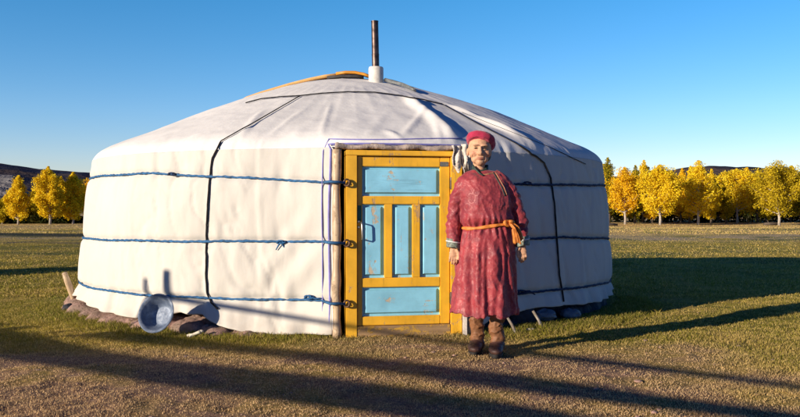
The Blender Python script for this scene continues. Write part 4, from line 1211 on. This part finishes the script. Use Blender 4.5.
c = trb.mix(c, (.13, .012, .03), trb.math('MULTIPLY', trb.ramp(trb.noise(15, 4, .6, v, .6), [(.50, 0.0), (.60, 1.0)]), .38))
c = trb.mix(c, (.20, .085, .095), trb.math('MULTIPLY', dirt, .45))
trb.color(c).rough(trb.ramp(pat, [(0, .62), (1, .50)])); trb.b.inputs['Specular IOR Level'].default_value = .45; trb.b.inputs['Sheen Weight'].default_value = .15
hh = trb.math('ADD', trb.noise(22, 3, .5, trb.coord((1, 1, .7)), .3), trb.math('MULTIPLY', pat, .06)); r3 = trb.n('ShaderNodeTexNoise'); r3.noise_type = 'RIDGED_MULTIFRACTAL'; r3.inputs['Scale'].default_value = 9; r3.inputs['Detail'].default_value = 3; r3.inputs['Distortion'].default_value = .3
trb.l(trb.coord((1.6, 1.2, .9), rot=(.2, .7, 0)), r3.inputs['Vector'])
hh = trb.math('ADD', hh, trb.math('MULTIPLY', r3.outputs['Fac'], .35)); trb.bump(hh, .6, .012)
robe = link_mesh('robe', rv, keepf, trb.m, person)
bvh = BVHTree.FromPolygons([Vector(p) for p in rv], rf)
def on_robe(px, py, off=.004):
    d = Vector(((px - 400) / FPX, 1, (208.5 - py) / FPX)).normalized(); o_ = Vector((0, 0, CAMZ))
    h = bvh.ray_cast(o_, d)
    return (h[0] + h[1] * off * -.1) if h[0] is not None else Q(px, py, -.1)
def strip_on_robe(pxs, r, mat, name, n_=6, flat=.5):
    pts = []
    for i in range(len(pxs) - 1):
        for k in range(n_):
            t = k / n_; pts.append(on_robe(pxs[i][0] * (1 - t) + pxs[i + 1][0] * t, pxs[i][1] * (1 - t) + pxs[i + 1][1] * t))
    pts.append(on_robe(*pxs[-1])); m = MB(); m.tube(pts, r, 8, flat=1); return m.build(name, mat, robe)
M_trim = simple('dark_green_trim', (.025, .045, .035), .55, .4, 60)
M_gold = simple('tan_trim', (.42, .24, .11), .6, .3, 60)
strip_on_robe([(493.5, 172.6), (497.5, 180), (502, 188), (505, 196)], .0048, M_trim, 'trim')
strip_on_robe([(495.5, 172.4), (499.8, 179.5), (504.2, 187.5), (507, 195)], .003, M_gold, 'trim')
strip_on_robe([(479, 173.2), (484, 174.6), (489, 174), (493.5, 172.6)], .004, M_gold, 'trim')
m = MB()
rg = []
for (r, dz_, w_) in ((.058, -.012, 0), (.057, .022, 0), (.051, .026, 0), (.050, -.012, 0)):
    rg.append([Q(480.6, 168.0, .024) + Vector((r * 1.02 * math.cos(a), r * 1.05 * math.sin(a), dz_ - .040 * max(0, -math.sin(a)) ** 2)) for a in np.linspace(0, 2 * math.pi, 40, endpoint=False)])
m.loft(rg, caps=False); m.build('collar', M_trim, robe)
m = MB(); m.tube([Q(472.8, 165.5, -.022), Q(475, 169.5, -.045), Q(478.5, 173.2, -.050), Q(482, 176, -.075)], [.006, .007, .007, .005], 8); m.build('trim', M_trim, robe)
# sash
M_sash = simple('orange_sash', (.62, .20, .035), .6, .3, 30, bump=.7, bdist=.006)
rg = []
N_ = 90
sec = [(-.004, -.013), (.006, -.009), (.010, -.002), (.006, .001), (.009, .006), (.003, .012), (-.008, .012), (-.010, -.011)]
cw = Q(487, 226.2)
for i in range(N_ + 1):
    a = 2 * math.pi * i / N_
    r = [math.copysign(abs(math.cos(a)) ** .88, math.cos(a)) * 25.0 * K, math.copysign(abs(math.sin(a)) ** .9, math.sin(a)) * .135]
    nrm = Vector((r[0], r[1], 0)).normalized(); c = cw + Vector((r[0], r[1], 0)); c.z += r[0] * .09 - .004 * math.cos(3 * a)
    rg.append([c + nrm * (p_[0] + .002 * math.sin(a * 17)) + Vector((0, 0, p_[1] * (1 + .15 * math.sin(a * 7)))) for p_ in sec])
m = MB(); m.loft(rg, caps=False); sash = m.build('sash', M_sash, person)
kc = Q(506.5, 222.8, -.118)
m = MB(); pts = []
for i in range(40):
    a = i / 39 * 2.5 * math.pi
    pts.append(kc + Vector((.030 * math.cos(a), .012 * math.sin(1.4 * a) - .01, .013 * math.sin(a) + .003 * math.cos(2 * a))))
m.tube(pts, .013, 9, jitter=.15); m.build('knot', M_sash, sash)
def tail(pp, w, seed):
    vs = []; fs = []; n_ = 16
    for i in range(n_):
        t = i / (n_ - 1); k = t * (len(pp) - 1); j = min(int(k), len(pp) - 2); f_ = k - j
        c = Q(*pp[j]).lerp(Q(*pp[j + 1]), f_); ww = w * (.5 + .7 * t)
        for s in range(7):
            u = s / 6 - .5
            vs.append(c + Vector((u * ww * 2, .008 * math.sin(u * 16 + seed + t * 3), .006 * math.sin(u * 9 + seed))))
    for i in range(n_ - 1):
        for s in range(6): a = i * 7 + s; fs.append((a, a + 1, a + 8, a + 7))
    m = MB(); m.add(vs, fs); o = m.build('tail', M_sash, sash); md = o.modifiers.new('t', 'SOLIDIFY'); md.thickness = .005
tail([(507.5, 223, -.13), (511, 228, -.15), (513, 235, -.15), (514.5, 242.5, -.145)], .022, 1); tail([(509, 222.5, -.13), (514.5, 227, -.125), (517, 234, -.12), (518, 239.5, -.12)], .015, 4)
# cuffs
M_cuff = simple('silver_green_cuff', (.17, .19, .15), .5, .6, 70, bump=.7, bdist=.004)
for (a, b, s) in (((453, 238.5), (453, 247.5), -1), ((521.6, 236.5), (522, 245.5), 1)):
    p, q_ = Q(*a, -.03), Q(*b, -.036); rg = []
    for t, r in ((0, .047), (.05, .054), (.35, .053), (.9, .056), (1.0, .054), (.9, .047), (.1, .043)):
        c = p.lerp(q_, t)
        rg.append([c + Vector((r * math.cos(k) * .90, r * math.sin(k) * .85, .008 * math.cos(k) * s + .003 * math.sin(3 * k))) for k in np.linspace(0, 2 * math.pi, 28, endpoint=False)])
    m = MB(); m.loft(rg, caps=False); cu = m.build('cuff', M_cuff, person)
    m = MB(); c = p.lerp(q_, .35)
    m.tube([c + Vector((.0535 * math.cos(k) * .92, .0535 * math.sin(k) * .87, .008 * math.cos(k) * s)) for k in np.linspace(0, 2 * math.pi, 29)], .0045, 6, caps=False); m.build('edging', M_whitetape, cu)
# boots
M_shaft = simple('brown_felt_boot', (.20, .085, .036), .6, .35, 18, bump=.7, bdist=.008)
M_foot = simple('dark_boot_leather', (.095, .045, .035), .55, .5, 22, bump=.6, bdist=.005)
M_sole = simple('black_sole', (.02, .017, .016), .8, .3, 30)
for (cx, toeY, sx, toe_px) in ((477.3, 5.47, -1, 475.0), (497.2, 5.38, 1, 496.5)):
    heelY = toeY + .235; sh = Vector((( cx - 400) / FPX * (toeY + .15), toeY + .165, 0)); toe = Vector(((toe_px - 400) / FPX * toeY, toeY + .035, 0))
    boot = empty('boot', (sh.x, sh.y, 0)); boot.parent = person
    mb = MB(); pts = []; rad = []
    for i in range(14):
        t = i / 13; pts.append(sh + Vector((.004 * math.sin(t * 9), .01 * math.sin(t * 5),   .05 + t * .29))); rad.append(.0500 + .003 * t + .0015 * math.sin(t * 19 + sx))
    mb.tube(pts, rad, 24)
    q1, qn, qf = remeshed(mb, .005, 1)
    q1 = q1 + qn * (.012 * (np.clip(ridged(q1[:, 0] * 14, q1[:, 2] * 16 + q1[:, 1] * 6, 61 + sx), 0, 1) ** 2 - .4))[:, None]
    link_mesh('shaft', q1, qf, M_shaft, boot)
    mb = MB()
    heel = sh + Vector((0, .045, 0)); 
    mb.tube([sh + Vector((0, .0, .07)), sh + Vector((0, -.01, .05)), sh.lerp(toe, .25) + Vector((0, 0, .04))], [.054, .056, .046], 20)
    for t, rx, rz in ((0, .043, .045), (.25, .045, .046), (.5, .049, .040), (.75, .052, .035), (.95, .046, .030)):
        c = heel.lerp(toe, t); mb.ell((c.x, c.y, .018 + rz * .72), (rx, .055, rz))
    q1, qn, qf = remeshed(mb, .005, 2); q1[:, 2] = np.maximum(q1[:, 2], .016)
    q1 = q1 + qn * (.006 * (fbm(q1[:, 0] * 30, q1[:, 1] * 30 + q1[:, 2] * 20, 71, 3) - .5))[:, None]
    link_mesh('foot', q1, qf, M_foot, boot)
    rg = []
    for zz_, gsc in ((-.004, .98), (.010, 1.03), (.022, 1.02)):
        ring = []
        for k in np.linspace(0, 2 * math.pi, 36, endpoint=False):
            mid = heel.lerp(toe, .5); half = (toe - heel).length / 2 + .050
            dd_ = (toe - heel).normalized(); sd_ = Vector((-dd_.y, dd_.x, 0))
            wv3 = .048 + .006 * math.cos(k)
            p_ = mid + dd_ * math.cos(k) * half * gsc + sd_ * math.sin(k) * wv3 * gsc; ring.append(Vector((p_.x, p_.y, zz_)))
        rg.append(ring)
    m = MB(); m.loft(rg); m.build('sole', M_sole, boot, auto=40)


# ---------------------------------------------------------------- things out of frame that throw the long shadows
fence = empty('rail_fence', (-6.73, 3.29, 0))
tag(fence, 'pole rail fence behind the camera whose shadow crosses the grass', 'fence')
def post(x, y, h, r):
    m = MB(); m.tube([(x, y, -.1), (x + .01, y, h * .5), (x, y + .01, h)], [r, r * .95, r * .85], 9, jitter=.1); m.build('post', M_grey_wood, fence)
post(-6.73, 3.29, 1.84, .048); post(-6.99, 3.40, 1.77, .024)
dirr = Vector((3.94, -2.44, 0)).normalized()
post(-6.7 + dirr.x * 10.5, 3.27 + dirr.y * 10.5, 1.5, .05)
def rail(h0, h1, n0off, r, L=10.6, s0=-.05):
    a = Vector((-6.7, 3.27, h0)); s = (h1 - h0) / 4.63
    pts = [a + dirr * d + Vector((0, 0, s * min(d, 6.5) + .012 * math.sin(d * 1.3 + h0 * 9))) for d in np.linspace(s0, L, 20)]
    m = MB(); m.tube(pts, [r * (1 + .15 * math.sin(i * 1.1 + h0)) * (1 + (.7 * math.exp(-i / 4) if r > .06 else 0)) for i in range(20)], 9, jitter=.1); m.build('rail', M_grey_wood, fence)
rail(1.60, 1.436, 0, .024); rail(1.24, 1.265, 0, .046); rail(1.045, 1.07, 0, .062, s0=-.9)
m = MB(); rr_ = random.Random(5)  # firewood added out of view to darken the left foreground
for lay in range(9):
    for k in range(26):
        c = Vector((-6.72, 3.27, 0)) - dirr * (k * .155 + .08 + (lay % 2) * .07); zz = .07 + lay * .125
        if zz > 1.12 - .10 * rr_.random() - (.12 if k < 4 else 0) * (lay > 6): continue
        nrm = Vector((-dirr.y, dirr.x, 0)); l = .25 + .08 * rr_.random()
        m.tube([c - nrm * l + Vector((0, 0, zz)), c + nrm * l + Vector((0, 0, zz + .01))], .072 + .012 * rr_.random(), 7, jitter=.15)
tag(m.build('added_firewood_stack', M_barkdark), 'added tall stack of cut firewood out of frame, put in to shadow the left foreground', 'firewood')
# outhouse made up to cast the long shadow band, far left
shed = empty('added_outhouse', (-13.2, 7.7, 0)); tag(shed, 'added narrow plank outhouse out of frame to the left, put in for its long shadow', 'outhouse')
Ms = Matrix.Translation((-13.2, 7.7, 0)) @ Matrix.Rotation(math.atan2(SH.y, SH.x), 4, 'Z')
MB().box((-.7, -.65, 0), (.7, .65, 2.5), Ms, .01).build('wall', M_grey_wood, shed, False)
MB().box((-.85, -.8, 2.505), (.85, .8, 2.57), Ms, .01).build('roof', M_grey_wood, shed, False)
MB().box((-.35, -.70, .1), (.35, -.655, 2.0), Ms, .005).build('door', M_wood, shed, False)

tg.m.use_nodes = True
